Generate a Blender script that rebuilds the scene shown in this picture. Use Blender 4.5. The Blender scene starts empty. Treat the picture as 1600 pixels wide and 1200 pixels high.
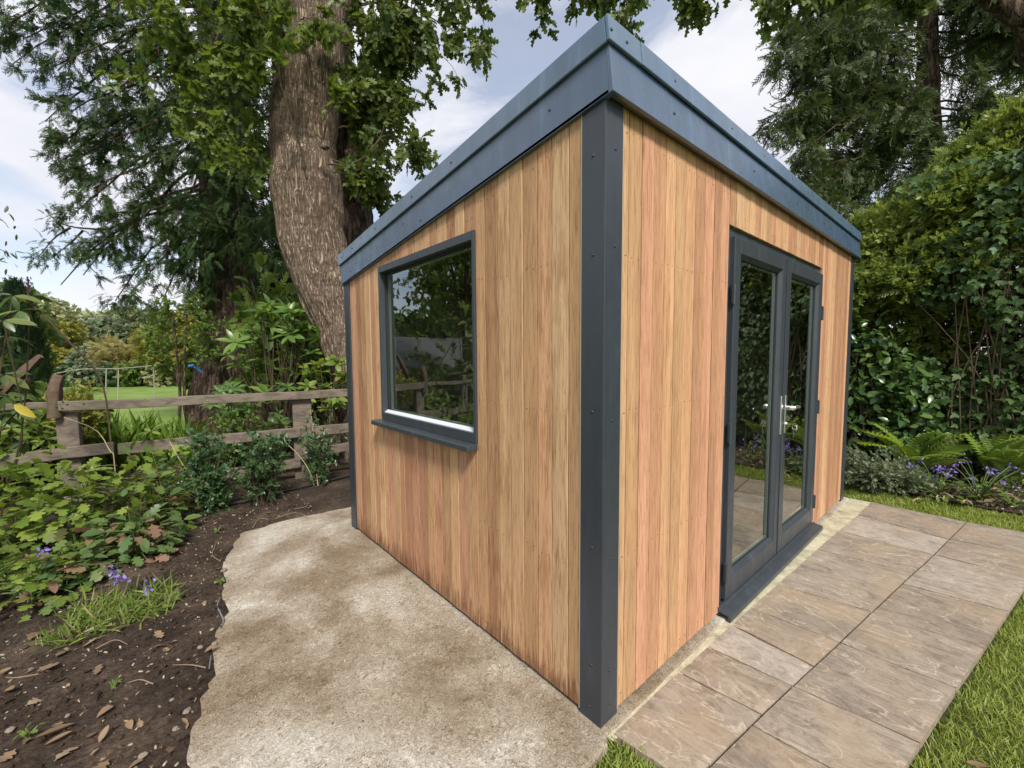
import bpy, bmesh, math, random
import numpy as np
from mathutils import Matrix, Vector, noise as mnoise

random.seed(7)
RNG = np.random.default_rng(11)
S = bpy.context.scene
COL = S.collection

# ------------------------------------------------------------------ camera
CAM = np.array([-1.17402, -0.87722, 1.35])
F_PX = 658.33
AZ, PITCH, ROLL = math.radians(40.9405), -0.068, -0.00664
_f = np.array([math.sin(AZ), math.cos(AZ), 0.0]); _r = np.array([math.cos(AZ), -math.sin(AZ), 0.0]); _u = np.array([0, 0, 1.0])
FWD = _f * math.cos(PITCH) + _u * math.sin(PITCH)
_u2 = -_f * math.sin(PITCH) + _u * math.cos(PITCH)
RIGHT = _r * math.cos(ROLL) + _u2 * math.sin(ROLL)
UP = -_r * math.sin(ROLL) + _u2 * math.cos(ROLL)
cam_d = bpy.data.cameras.new("camera")
cam = bpy.data.objects.new("camera", cam_d); COL.objects.link(cam)
M = Matrix.Identity(4)
for i in range(3):
    M[i][0], M[i][1], M[i][2], M[i][3] = RIGHT[i], UP[i], -FWD[i], CAM[i]
cam.matrix_world = M
cam_d.sensor_fit = 'HORIZONTAL'; cam_d.sensor_width = 36.0
cam_d.lens = F_PX * 36.0 / 1600.0
cam_d.clip_start = 0.05; cam_d.clip_end = 2000
S.camera = cam

# ------------------------------------------------------------------ sky, sun, exposure
SUN_DIR = Vector((-0.30, -0.70, 0.80)).normalized()
world = bpy.data.worlds.new("World"); S.world = world; world.use_nodes = True
wn, wl = world.node_tree.nodes, world.node_tree.links
wn.clear()
w_out = wn.new('ShaderNodeOutputWorld'); w_bg = wn.new('ShaderNodeBackground'); w_bg.inputs['Strength'].default_value = 0.10
sky = wn.new('ShaderNodeTexSky'); sky.sky_type = 'NISHITA'; sky.sun_disc = False
sky.sun_elevation = math.asin(SUN_DIR.z); sky.sun_rotation = math.atan2(SUN_DIR.x, SUN_DIR.y)
sky.air_density = 1.0; sky.dust_density = 0.6; sky.ozone_density = 1.5
w_tc = wn.new('ShaderNodeTexCoord')
w_map = wn.new('ShaderNodeMapping'); w_map.inputs['Scale'].default_value = (1.0, 1.0, 2.2); w_map.inputs['Location'].default_value = (3.1, 1.7, 0.4)
wl.new(w_tc.outputs['Generated'], w_map.inputs['Vector'])
n1 = wn.new('ShaderNodeTexNoise'); n1.inputs['Scale'].default_value = 2.3; n1.inputs['Detail'].default_value = 7; n1.inputs['Roughness'].default_value = 0.55
n1.inputs['Distortion'].default_value = 0.4
wl.new(w_map.outputs['Vector'], n1.inputs['Vector'])
r1 = wn.new('ShaderNodeValToRGB'); r1.color_ramp.elements[0].position = 0.40; r1.color_ramp.elements[0].color = (.36, .36, .36, 1); r1.color_ramp.elements[1].position = 0.54
wl.new(n1.outputs['Fac'], r1.inputs['Fac'])
n2 = wn.new('ShaderNodeTexNoise'); n2.inputs['Scale'].default_value = 3.4; n2.inputs['Detail'].default_value = 5
wl.new(w_map.outputs['Vector'], n2.inputs['Vector'])
r2 = wn.new('ShaderNodeValToRGB')
r2.color_ramp.elements[0].position = 0.32; r2.color_ramp.elements[0].color = (4.75, 4.85, 5.35, 1)
r2.color_ramp.elements[1].position = 0.62; r2.color_ramp.elements[1].color = (5.6, 5.6, 5.85, 1)
wl.new(n2.outputs['Fac'], r2.inputs['Fac'])
w_mix = wn.new('ShaderNodeMix'); w_mix.data_type = 'RGBA'
wl.new(r1.outputs['Color'], w_mix.inputs['Factor']); wl.new(sky.outputs['Color'], w_mix.inputs['A']); wl.new(r2.outputs['Color'], w_mix.inputs['B'])
wl.new(w_mix.outputs['Result'], w_bg.inputs['Color']); wl.new(w_bg.outputs['Background'], w_out.inputs['Surface'])

sun_d = bpy.data.lights.new("sun", 'SUN'); sun_d.energy = 3.0; sun_d.angle = math.radians(12); sun_d.color = (1.0, 0.95, 0.87)
sun = bpy.data.objects.new("sun", sun_d); COL.objects.link(sun)
sun.rotation_euler = SUN_DIR.to_track_quat('Z', 'Y').to_euler(); sun.location = (-10, -20, 25)
S.view_settings.view_transform = 'Standard'; S.view_settings.look = 'None'
S.view_settings.exposure = 0.8; S.view_settings.gamma = 1.0; S.view_settings.use_curve_mapping = False

# ------------------------------------------------------------------ helpers
def at(px, py, depth):
    """a world point seen at (px, py) of the 1600x1200 photograph, `depth` metres in front of the camera"""
    return CAM + depth * (FWD + RIGHT * (px - 800) / F_PX - UP * (py - 600) / F_PX)

def at_ground(px, py, z=0.0):
    v = FWD + RIGHT * (px - 800) / F_PX - UP * (py - 600) / F_PX
    return CAM + v * ((z - CAM[2]) / v[2])

def tag(o, label=None, cat=None, group=None, kind=None):
    if label: o['label'] = label
    if cat: o['category'] = cat
    if group: o['group'] = group
    if kind: o['kind'] = kind
    return o

def empty(name, loc, label=None, cat=None, group=None):
    o = bpy.data.objects.new(name, None); COL.objects.link(o); o.location = loc; o.empty_display_size = 0.1
    return tag(o, label, cat, group)

def link(name, me, parent=None, mat=None, world_mesh=True):
    o = bpy.data.objects.new(name, me); COL.objects.link(o)
    if mat is not None and len(me.materials) == 0: me.materials.append(mat)
    if parent is not None:
        o.parent = parent
        if world_mesh:                      # the mesh is in world coordinates: undo the parent's place
            o.matrix_parent_inverse = Matrix.Translation(-world_loc(parent))
    return o

def world_loc(o):
    v = Vector(o.location)
    p = o
    if p.parent is not None:
        v = world_loc(p.parent) + Vector(p.matrix_parent_inverse.translation) + v
    return v

def mesh_np(name, V, F, rnd=None, smooth=False):
    """V (n,3); F list of int arrays, each (m,k) with k corners"""
    me = bpy.data.meshes.new(name)
    V = np.asarray(V, dtype=np.float32)
    F = [np.asarray(f, dtype=np.int32) for f in F if len(f)]
    me.vertices.add(len(V)); me.vertices.foreach_set('co', V.ravel())
    nl = sum(f.size for f in F); npoly = sum(len(f) for f in F)
    me.loops.add(nl); me.loops.foreach_set('vertex_index', np.concatenate([f.ravel() for f in F]))
    tot = np.concatenate([np.full(len(f), f.shape[1], dtype=np.int32) for f in F])
    st = np.concatenate([[0], np.cumsum(tot)[:-1]]).astype(np.int32)
    me.polygons.add(npoly); me.polygons.foreach_set('loop_start', st)
    try: me.polygons.foreach_set('loop_total', tot)
    except Exception: pass
    me.polygons.foreach_set('use_smooth', np.full(npoly, bool(smooth)))
    if rnd is not None:
        a = me.attributes.new('rnd', 'FLOAT', 'POINT'); a.data.foreach_set('value', np.asarray(rnd, dtype=np.float32))
    me.update(calc_edges=True); me.validate()
    return me

class MB:
    """collects boxes, prisms and tubes, then becomes one mesh"""
    def __init__(s): s.v = []; s.q = []; s.t = []; s.n = 0; s.poly = []
    def add(s, V, quads=(), tris=(), polys=()):
        s.v.append(np.asarray(V, float))
        if len(quads): s.q.append(np.asarray(quads) + s.n)
        if len(tris): s.t.append(np.asarray(tris) + s.n)
        for p in polys: s.poly.append(np.asarray(p)[None, :] + s.n)
        s.n += len(V); return s
    def box(s, a, b):
        x0, y0, z0 = a; x1, y1, z1 = b
        V = [(x0,y0,z0),(x1,y0,z0),(x1,y1,z0),(x0,y1,z0),(x0,y0,z1),(x1,y0,z1),(x1,y1,z1),(x0,y1,z1)]
        return s.add(V, [(0,3,2,1),(4,5,6,7),(0,1,5,4),(1,2,6,5),(2,3,7,6),(3,0,4,7)])
    def obox(s, o, ax, ay, az):
        """oriented box: corner o and three edge vectors"""
        o, ax, ay, az = map(lambda k: np.asarray(k, float), (o, ax, ay, az))
        V = [o, o+ax, o+ax+ay, o+ay, o+az, o+ax+az, o+ax+ay+az, o+ay+az]
        return s.add(V, [(0,3,2,1),(4,5,6,7),(0,1,5,4),(1,2,6,5),(2,3,7,6),(3,0,4,7)])
    def prism(s, poly, ext):
        """poly: list of 3-D points, ext: vector"""
        P = np.asarray(poly, float); n = len(P); e = np.asarray(ext, float)
        V = np.vstack([P, P + e])
        q = [(i, (i+1) % n, n+(i+1) % n, n+i) for i in range(n)]
        return s.add(V, q, polys=[list(range(n))[::-1], list(range(n, 2*n))])
    def tube(s, path, radii, seg=6, cap=True):
        V, Q = tube_np(path, radii, seg); n0 = len(V)
        polys = []
        if cap: polys = [list(range(seg))[::-1], list(range(n0-seg, n0))]
        return s.add(V, Q, polys=polys)
    def cyl(s, c, axis, r, h, seg=12):
        c = np.asarray(c, float); a = np.asarray(axis, float); a /= np.linalg.norm(a)
        return s.tube([c, c + a*h], [r, r], seg)
    def disc(s, c, n, r, h=0.004, seg=8):
        """a low domed screw head"""
        c = np.asarray(c, float); n = np.asarray(n, float); n = n/np.linalg.norm(n)
        return s.tube([c - n*0.002, c + n*h*0.5, c + n*h], [r, r, r*0.6], seg)
    def mesh(s, name, smooth=False):
        F = []
        if s.q: F.append(np.vstack(s.q))
        if s.t: F.append(np.vstack(s.t))
        by = {}
        for p in s.poly: by.setdefault(p.shape[1], []).append(p)
        for k in by: F.append(np.vstack(by[k]))
        me = mesh_np(name, np.vstack(s.v), F)
        if smooth:
            me.polygons.foreach_set('use_smooth', np.ones(len(me.polygons), dtype=bool))
        return me
    def build(s, name, mat, parent=None, bevel=0, smooth=False, world_mesh=True):
        o = link(name, s.mesh(name, smooth), parent, mat, world_mesh)
        if bevel:
            m = o.modifiers.new('bevel', 'BEVEL'); m.width = bevel; m.segments = 2; m.limit_method = 'ANGLE'; m.angle_limit = math.radians(40)
        return o

def frames_along(P):
    P = np.asarray(P, float); n = len(P)
    T = np.zeros_like(P); T[1:-1] = P[2:] - P[:-2]; T[0] = P[1]-P[0]; T[-1] = P[-1]-P[-2]
    T /= np.linalg.norm(T, axis=1)[:, None] + 1e-12
    ref = np.array([0, 0, 1.0]) if abs(T[0][2]) < 0.9 else np.array([1.0, 0, 0])
    N = np.zeros_like(P); N[0] = np.cross(T[0], ref); N[0] /= np.linalg.norm(N[0])
    for i in range(1, n):
        v = N[i-1] - T[i]*np.dot(N[i-1], T[i]); N[i] = v/(np.linalg.norm(v)+1e-12)
    B = np.cross(T, N)
    return T, N, B

def tube_np(path, radii, seg):
    P = np.asarray(path, float); R = np.asarray(radii, float)
    T, N, B = frames_along(P)
    a = np.linspace(0, 2*math.pi, seg, endpoint=False)
    V = P[:, None, :] + R[:, None, None]*(np.cos(a)[None, :, None]*N[:, None, :] + np.sin(a)[None, :, None]*B[:, None, :])
    n = len(P); Q = []
    i = np.arange(n-1)[:, None]*seg; j = np.arange(seg)[None, :]; j2 = (j+1) % seg
    Q = np.stack([i+j, i+j2, i+seg+j2, i+seg+j], -1).reshape(-1, 4)
    return V.reshape(-1, 3), Q

def smooth_path(pts, n):
    """Catmull-Rom through pts"""
    P = np.asarray(pts, float)
    P = np.vstack([2*P[0]-P[1], P, 2*P[-1]-P[-2]])
    t = np.linspace(0, len(P)-3, n); out = []
    for k in t:
        i = min(int(k), len(P)-4); u = k-i
        a, b, c, d = P[i], P[i+1], P[i+2], P[i+3]
        out.append(0.5*((2*b)+(-a+c)*u+(2*a-5*b+4*c-d)*u*u+(-a+3*b-3*c+d)*u**3))
    return np.array(out)

def rand_dirs(n, up=0.0, spread=1.0):
    v = RNG.normal(size=(n, 3))*spread; v[:, 2] += up
    return v/np.linalg.norm(v, axis=1)[:, None]

def basis(fwd, up):
    """rows: leaf frames; X = side, Y = along the leaf, Z = leaf normal"""
    y = fwd/np.linalg.norm(fwd, axis=1)[:, None]
    x = np.cross(y, up); x /= np.linalg.norm(x, axis=1)[:, None] + 1e-9
    z = np.cross(x, y)
    return np.stack([x, y, z], axis=2)     # (n,3,3), columns are the axes

def scatter(name, tmpl, pos, R, scale, mat, parent=None, kind=None, rnd=None):
    """one mesh out of many copies of a leaf template"""
    tv, tf = tmpl
    n = len(pos); k = len(tv)
    scale = np.asarray(scale); scale = scale[:, None] if scale.ndim == 1 else scale
    loc = tv[None, :, :]*scale[:, None, :]
    V = np.einsum('nij,nkj->nki', R, loc) + pos[:, None, :]
    off = (np.arange(n)*k)[:, None, None]
    F = [(f[None, :, :] + off).reshape(-1, f.shape[1]) for f in tf]
    if rnd is None: rnd = RNG.random(n)
    me = mesh_np(name, V.reshape(-1, 3), F, rnd=np.repeat(rnd, k), smooth=True)
    o = link(name, me, parent, mat)
    if kind: o['kind'] = kind
    return o

def leaf_objects(name, meshes, pos, R, scale, parent):
    """each leaf an object of its own, alike leaves share a mesh"""
    pl = world_loc(parent)
    for i in range(len(pos)):
        o = bpy.data.objects.new(name, meshes[i % len(meshes)])
        m = Matrix.Identity(4)
        for a in range(3):
            for b in range(3): m[a][b] = float(R[i, a, b]*scale[i])
            m[a][3] = float(pos[i, a] - pl[a])
        o.parent = parent
        o.matrix_local = m
        COL.objects.link(o)

# ------------------------------------------------------------------ leaf templates (Y along the leaf, length 1)
def T_(V, tris=None, quads=None):
    f = []
    if quads: f.append(np.array(quads))
    if tris: f.append(np.array(tris))
    return (np.array(V, float), f)

def ovate(w=0.42, droop=0.18, fold=0.10):
    ys = [0.0, 0.25, 0.55, 0.82, 1.0]; ws = [0.02, 0.8*w/2*1.1, w/2, 0.6*w/2, 0.0]
    V = []; q = []; t = []
    for y, k in zip(ys, ws):
        z = -droop*y*y
        V += [(-k, y, z+fold*k*2), (0, y, z), (k, y, z+fold*k*2)]
    for i in range(3):
        a = i*3; q += [(a, a+1, a+4, a+3), (a+1, a+2, a+5, a+4)]
    t = [(9, 10, 13), (10, 11, 13)]
    return T_(V, t, q)

def lobed(droop=0.2, deep=0.5):
    """an oak-like leaf with rounded lobes"""
    half = [(0.03, 0.0), (0.07, 0.14), (0.26, 0.24), (0.30, 0.34), (0.12*1.3, 0.42), (0.34, 0.54), (0.36, 0.64), (0.14*1.3, 0.68), (0.24, 0.82), (0.22, 0.90), (0.10, 0.93), (0.0, 1.0)]
    mid = [(0, y) for y in (0.0, 0.2, 0.42, 0.66, 0.85)]
    V = []; t = []
    V += [(0, y, -droop*y*y) for _, y in mid]
    for sgn in (-1, 1):
        b = len(V)
        for x, y in half: V.append((sgn*x, y, -droop*y*y + 0.22*abs(x) - 0.5*x*x))
        m = [0, 0, 1, 1, 2, 2, 3, 3, 3, 4, 4]
        for i in range(len(half)-1):
            t.append((b+i, b+i+1, m[i]) if sgn > 0 else (b+i+1, b+i, m[i]))
        for i in range(len(half)-2):
            if m[i] != m[i+1]:
                t.append((b+i+1, m[i+1], m[i]) if sgn > 0 else (b+i+1, m[i], m[i+1]))
    return T_(V, t)

def oak_sprig():
    """a bunch of small lobed leaves, for crowns"""
    base = lobed(0.15)
    Vs = []; ts = []; n = 0
    for k, (ang, tilt, s) in enumerate([(0, -.2, 1), (1.0, .3, .85), (-1.1, .1, .9), (2.2, -.5, .7), (-2.3, .5, .75)]):
        V = base[0]*s
        c, s_ = math.cos(ang), math.sin(ang)
        V = V @ np.array([[c, s_, 0], [-s_, c, 0], [0, 0, 1]])
        c, s_ = math.cos(tilt), math.sin(tilt)
        V = V @ np.array([[1, 0, 0], [0, c, s_], [0, -s_, c]])
        Vs.append(V); ts.append(base[1][0] + n); n += len(V)
    return (np.vstack(Vs), [np.vstack(ts)])

def lobed_simple(droop=0.15):
    V = [(0, 0, 0), (0.10, 0.15, 0), (0.32, 0.3, .05), (0.16, 0.45, 0), (0.36, 0.62, .04), (0.14, .72, -.05), (0.22, 0.9, -.08), (0, 1.0, -.15),
         (-0.22, 0.9, -.08), (-0.14, .72, -.05), (-0.36, 0.62, .04), (-0.16, 0.45, 0), (-0.32, 0.3, .05), (-0.10, 0.15, 0), (0, 0.5, -.06)]
    t = [(i, (i+1), 14) for i in range(13)] + [(13, 0, 14)]
    return T_(V, t)

def sprig(base, n, seed, spread=1.2, tilt=0.6, along=0.6):
    """several copies of a leaf on one twig"""
    r = np.random.default_rng(seed)
    Vs = []; fs = [[] for _ in base[1]]; k = 0
    for i in range(n):
        s = r.uniform(.7, 1.05)
        V = base[0]*s
        a = r.uniform(-spread, spread) if i else 0.0; c, s_ = math.cos(a), math.sin(a)
        V = V @ np.array([[c, s_, 0], [-s_, c, 0], [0, 0, 1]])
        b = r.uniform(-tilt, tilt); c, s_ = math.cos(b), math.sin(b)
        V = V @ np.array([[1, 0, 0], [0, c, s_], [0, -s_, c]])
        b = r.uniform(-tilt, tilt); c, s_ = math.cos(b), math.sin(b)
        V = V @ np.array([[c, 0, s_], [0, 1, 0], [-s_, 0, c]])
        V = V + np.array([0, along*i/max(1, n-1), r.uniform(-.1, .1)])
        Vs.append(V)
        for j, f in enumerate(base[1]): fs[j].append(f + k)
        k += len(V)
    return (np.vstack(Vs), [np.vstack(f) for f in fs])

def needle_spray(n=16, seed=1, spread=0.5, length=0.34, w=0.05, droop=0.35):
    """a twig tip carrying flat scale-like foliage"""
    r = np.random.default_rng(seed); V = []; t = []
    for i in range(n):
        y = i/n; sg = -1 if i % 2 else 1
        L = length*(1-0.45*y)*r.uniform(.8, 1.2); a = r.uniform(.5, .9)
        b = np.array([0, y, -droop*y*y]); d = np.array([sg*math.sin(a)*L, math.cos(a)*L, r.uniform(-.12, .08) - droop*y*L])
        p = np.array([-d[1], d[0], 0]); p = p/np.linalg.norm(p)*w
        k = len(V); V += [b - p*.6, b + p*.6, b + d*.6 + p, b + d]; t += [(k, k+1, k+2), (k, k+2, k+3)]
    k = len(V); V += [(-.012, 0, 0), (.012, 0, 0), (0, 1.05, -droop)]; t.append((k, k+1, k+2))
    return T_(V, t)

def fern_frond(n=16, arch=0.5):
    V = []; t = []
    for i in range(n):
        y = 0.12 + 0.88*i/n; L = 0.26*math.sin(math.pi*(0.12+0.85*(1-i/n)))+0.02
        z = arch*(y - 1.25*y*y)
        for sg in (-1, 1):
            k = len(V); V += [(0, y, z), (sg*L*.55, y+.055, z+.015), (sg*L, y+.05, z-.03), (sg*L*.5, y-.02, z+.01)]
            t += [(k, k+1, k+2), (k, k+2, k+3)] if sg < 0 else [(k, k+2, k+1), (k, k+3, k+2)]
    k = len(V); 
    for i in range(6):
        y = i/5; z = arch*(y-1.25*y*y); V += [(-.008, y, z), (.008, y, z)]
    q = [(k+2*i, k+2*i+1, k+2*i+3, k+2*i+2) for i in range(5)]
    return T_(V, t, q)

def blade(bend=0.4, w=0.05):
    V = []; q = []
    ys = [0, .4, .75]
    for y in ys:
        k = w/2*(1-.35*y); V += [(-k, bend*y*y, y - .3*bend*y*y), (k, bend*y*y, y - .3*bend*y*y)]
    V.append((0, bend, 1-.3*bend))
    return T_(V, [(4, 5, 6)], [(0, 1, 3, 2), (2, 3, 5, 4)])

OVATE = ovate(); OVATE_THIN = ovate(0.3, 0.25); OVATE_WIDE = ovate(0.55, 0.12)
LOBED = lobed(); LOBED2 = lobed(0.35)
OAK = sprig(lobed_simple(), 6, 3)
OVSPRIG = sprig(ovate(0.45, .15), 6, 5, 1.3, .7, .9)
SMALLSPRIG = sprig(ovate(0.42, .1), 9, 6, 1.4, .8, 1.6)
NEEDLE = needle_spray(); NEEDLE_B = needle_spray(14, 4, droop=0.8, length=.42, w=.06)
FERN = fern_frond()

# ------------------------------------------------------------------ materials
def new_mat(name):
    m = bpy.data.materials.new(name); m.use_nodes = True
    nt = m.node_tree; b = nt.nodes['Principled BSDF']; return m, nt.nodes, nt.links, b

def ramp(nodes, stops, interp='LINEAR'):
    r = nodes.new('ShaderNodeValToRGB'); r.color_ramp.interpolation = interp
    e = r.color_ramp.elements
    while len(e) < len(stops): e.new(0.5)
    for i, (p, c) in enumerate(stops):
        e[i].position = p; e[i].color = (*c, 1) if len(c) == 3 else c
    return r

def noise_node(nodes, links, scale, detail=4, rough=.55, vec=None, dist=0.0):
    n = nodes.new('ShaderNodeTexNoise'); n.inputs['Scale'].default_value = scale; n.inputs['Detail'].default_value = detail
    n.inputs['Roughness'].default_value = rough; n.inputs['Distortion'].default_value = dist
    if vec is not None: links.new(vec, n.inputs['Vector'])
    return n

def mixc(nodes, links, fac, a, b, blend='MIX'):
    m = nodes.new('ShaderNodeMix'); m.data_type = 'RGBA'; m.blend_type = blend
    for sock, v in (('Factor', fac), ('A', a), ('B', b)):
        if isinstance(v, (int, float)): m.inputs[sock].default_value = v
        elif isinstance(v, tuple): m.inputs[sock].default_value = (*v, 1)
        else: links.new(v, m.inputs[sock])
    return m.outputs['Result']

def bump(nodes, links, b, height, strength=.3, dist=.01):
    k = nodes.new('ShaderNodeBump'); k.inputs['Strength'].default_value = strength; k.inputs['Distance'].default_value = dist
    links.new(height, k.inputs['Height']); links.new(k.outputs['Normal'], b.inputs['Normal']); return k

def leaf_mat(name, stops, per_object=False, trans=.35, rough=.42, spec=.35, tcol=None):
    """leaf colours vary from leaf to leaf"""
    m, N, L, b = new_mat(name)
    if per_object:
        src = N.new('ShaderNodeObjectInfo').outputs['Random']
    else:
        a = N.new('ShaderNodeAttribute'); a.attribute_name = 'rnd'; src = a.outputs['Fac']
    k = len(stops)
    r = ramp(N, [((i/(k-1)) if k > 1 else 0, c) for i, c in enumerate(stops)])
    L.new(src, r.inputs['Fac'])
    L.new(r.outputs['Color'], b.inputs['Base Color']); b.inputs['Roughness'].default_value = rough
    b.inputs['Specular IOR Level'].default_value = spec
    t = N.new('ShaderNodeBsdfTranslucent')
    h = N.new('ShaderNodeHueSaturation'); h.inputs['Value'].default_value = 1.5; h.inputs['Saturation'].default_value = 1.1; h.inputs['Hue'].default_value = .485
    L.new(r.outputs['Color'], h.inputs['Color']); L.new(h.outputs['Color'], t.inputs['Color'])
    mx = N.new('ShaderNodeMixShader'); mx.inputs['Fac'].default_value = trans
    L.new(b.outputs['BSDF'], mx.inputs[1]); L.new(t.outputs['BSDF'], mx.inputs[2])
    L.new(mx.outputs['Shader'], N['Material Output'].inputs['Surface'])
    return m

def flat_mat(name, c, rough=.5, metal=0.0, spec=.5):
    m, N, L, b = new_mat(name); b.inputs['Base Color'].default_value = (*c, 1); b.inputs['Roughness'].default_value = rough
    b.inputs['Metallic'].default_value = metal; b.inputs['Specular IOR Level'].default_value = spec; return m

# anthracite foil and coated steel
def anthracite(name, c, rough, spec=.5, speck=True, scale=900):
    m, N, L, b = new_mat(name)
    tc = N.new('ShaderNodeTexCoord').outputs['Object']
    smp = N.new('ShaderNodeMapping'); smp.inputs['Scale'].default_value = (1, 1, .12); L.new(tc, smp.inputs['Vector'])
    n = noise_node(N, L, 16, 6, .65, smp.outputs['Vector']); r = ramp(N, [(.3, tuple(k*.78 for k in c)), (.6, c), (.74, tuple(k*1.4+.006 for k in c))]); L.new(n.outputs['Fac'], r.inputs['Fac'])
    L.new(r.outputs['Color'], b.inputs['Base Color'])
    n3 = noise_node(N, L, 14, 6, .65, tc); r3 = ramp(N, [(.3, (rough-.1,)*3), (.75, (rough+.12,)*3)]); L.new(n3.outputs['Fac'], r3.inputs['Fac']); L.new(r3.outputs['Color'], b.inputs['Roughness'])
    n2 = noise_node(N, L, scale, 2, .6, tc); bump(N, L, b, n2.outputs['Fac'], .12, .001)
    b.inputs['Specular IOR Level'].default_value = spec
    return m
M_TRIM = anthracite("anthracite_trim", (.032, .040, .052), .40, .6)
M_FASCIA = anthracite("anthracite_fascia", (.060, .098, .162), .30, 1.0)  # blue of the reflected sky put into the base colour
M_CAP = anthracite("capping_steel", (.085, .135, .21), .25, 1.0, scale=400)  # lighter and bluer: sky reflection painted into the steel's colour
M_FRAME = anthracite("anthracite_frame", (.042, .050, .060), .38, .5)
M_GASKET = flat_mat("rubber_gasket", (.012, .013, .014), .6)
M_SPACER = flat_mat("glazing_spacer", (.42, .45, .42), .5)
M_BEAD = flat_mat("pale_bead", (.55, .58, .62), .25)  # sky reflected on the window's foot bead, put into its colour
M_SCREW = flat_mat("dark_screw", (.036, .041, .048), .4, .2)
M_CHROME = flat_mat("chrome", (.90, .90, .90), .34, 1.0)
M_BRASS = flat_mat("key_metal", (.5, .48, .42), .25, 1.0)

def cedar():
    m, N, L, b = new_mat("red_cedar")
    oi = N.new('ShaderNodeObjectInfo'); tc = N.new('ShaderNodeTexCoord')
    # each board has its own stretch of grain
    off = N.new('ShaderNodeVectorMath'); off.operation = 'MULTIPLY_ADD'
    cmb = N.new('ShaderNodeCombineXYZ'); 
    for s in 'XYZ': L.new(oi.outputs['Random'], cmb.inputs[s])
    L.new(cmb.outputs['Vector'], off.inputs[0]); off.inputs[1].default_value = (37.0, 23.0, 61.0); L.new(tc.outputs['Object'], off.inputs[2])
    mp = N.new('ShaderNodeMapping'); mp.inputs['Scale'].default_value = (1, 1, .045); L.new(off.outputs['Vector'], mp.inputs['Vector'])
    mp2 = N.new('ShaderNodeMapping'); mp2.inputs['Scale'].default_value = (1, 1, .10); L.new(off.outputs['Vector'], mp2.inputs['Vector'])
    tone_c = oi.outputs['Color']
    # broad bands inside a board, then fine grain lines
    nb = noise_node(N, L, 26, 3, .5, mp.outputs['Vector']); rb = ramp(N, [(.30, (.80, .77, .74)), (.70, (1.12, 1.12, 1.10))]); L.new(nb.outputs['Fac'], rb.inputs['Fac'])
    c1 = mixc(N, L, .8, tone_c, rb.outputs['Color'], 'MULTIPLY')
    ng = noise_node(N, L, 190, 5, .7, mp.outputs['Vector']); rg = ramp(N, [(.36, (.52, .43, .36)), (.50, (1.0, 1.0, 1.0)), (.66, (1.12, 1.12, 1.12))]); L.new(ng.outputs['Fac'], rg.inputs['Fac'])
    c2 = mixc(N, L, .75, c1, rg.outputs['Color'], 'MULTIPLY')
    # cathedral figure on some of the boards
    wv = N.new('ShaderNodeTexWave'); wv.wave_type = 'RINGS'; wv.rings_direction = 'Y'; wv.inputs['Scale'].default_value = 34; wv.inputs['Distortion'].default_value = 5.5
    wv.inputs['Detail'].default_value = 2.5; wv.inputs['Detail Scale'].default_value = 1.6; L.new(mp2.outputs['Vector'], wv.inputs['Vector'])
    rw = ramp(N, [(.0, (.66, .55, .46)), (.35, (1, 1, 1))]); L.new(wv.outputs['Fac'], rw.inputs['Fac'])
    mod = N.new('ShaderNodeMath'); mod.operation = 'FRACT'; mm = N.new('ShaderNodeMath'); mm.operation = 'MULTIPLY'; mm.inputs[1].default_value = 17.3
    L.new(oi.outputs['Random'], mm.inputs[0]); L.new(mm.outputs[0], mod.inputs[0])
    gt = N.new('ShaderNodeMath'); gt.operation = 'GREATER_THAN'; gt.inputs[1].default_value = .55; L.new(mod.outputs[0], gt.inputs[0])
    g6 = N.new('ShaderNodeMath'); g6.operation = 'MULTIPLY'; g6.inputs[1].default_value = .55; L.new(gt.outputs[0], g6.inputs[0])
    c3 = mixc(N, L, g6.outputs[0], c2, rw.outputs['Color'], 'MULTIPLY')
    # wet foot of the boards: dark reddish runs near the ground, a few runs under the sill
    geo = N.new('ShaderNodeNewGeometry'); sep = N.new('ShaderNodeSeparateXYZ'); L.new(geo.outputs['Position'], sep.inputs[0])
    ns = noise_node(N, L, 60, 4, .7, mp2.outputs['Vector'])
    zr = N.new('ShaderNodeMapRange'); zr.inputs['From Min'].default_value = 0.0; zr.inputs['From Max'].default_value = .26; zr.inputs['To Min'].default_value = .31; zr.inputs['To Max'].default_value = -.10
    L.new(sep.outputs['Z'], zr.inputs['Value'])
    lx = N.new('ShaderNodeMath'); lx.operation = 'LESS_THAN'; lx.inputs[1].default_value = .03; L.new(sep.outputs['X'], lx.inputs[0])
    zz = N.new('ShaderNodeMath'); zz.operation = 'ADD'; L.new(ns.outputs['Fac'], zz.inputs[0]); L.new(zr.outputs['Result'], zz.inputs[1])
    rs = ramp(N, [(.60, (0, 0, 0)), (.80, (1, 1, 1))]); L.new(zz.outputs[0], rs.inputs['Fac'])
    sm = N.new('ShaderNodeMath'); sm.operation = 'MULTIPLY'; L.new(rs.outputs['Color'], sm.inputs[0]); L.new(lx.outputs[0], sm.inputs[1])
    s2 = N.new('ShaderNodeMath'); s2.operation = 'MULTIPLY'; s2.inputs[1].default_value = .8; L.new(sm.outputs[0], s2.inputs[0])
    c4 = mixc(N, L, s2.outputs[0], c3, (.13, .055, .025))
    # resin flecks
    vf = N.new('ShaderNodeTexVoronoi'); vf.inputs['Scale'].default_value = 26; mp3 = N.new('ShaderNodeMapping'); mp3.inputs['Scale'].default_value = (1.6, 1.6, .35); L.new(off.outputs['Vector'], mp3.inputs['Vector']); L.new(mp3.outputs['Vector'], vf.inputs['Vector'])
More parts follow.
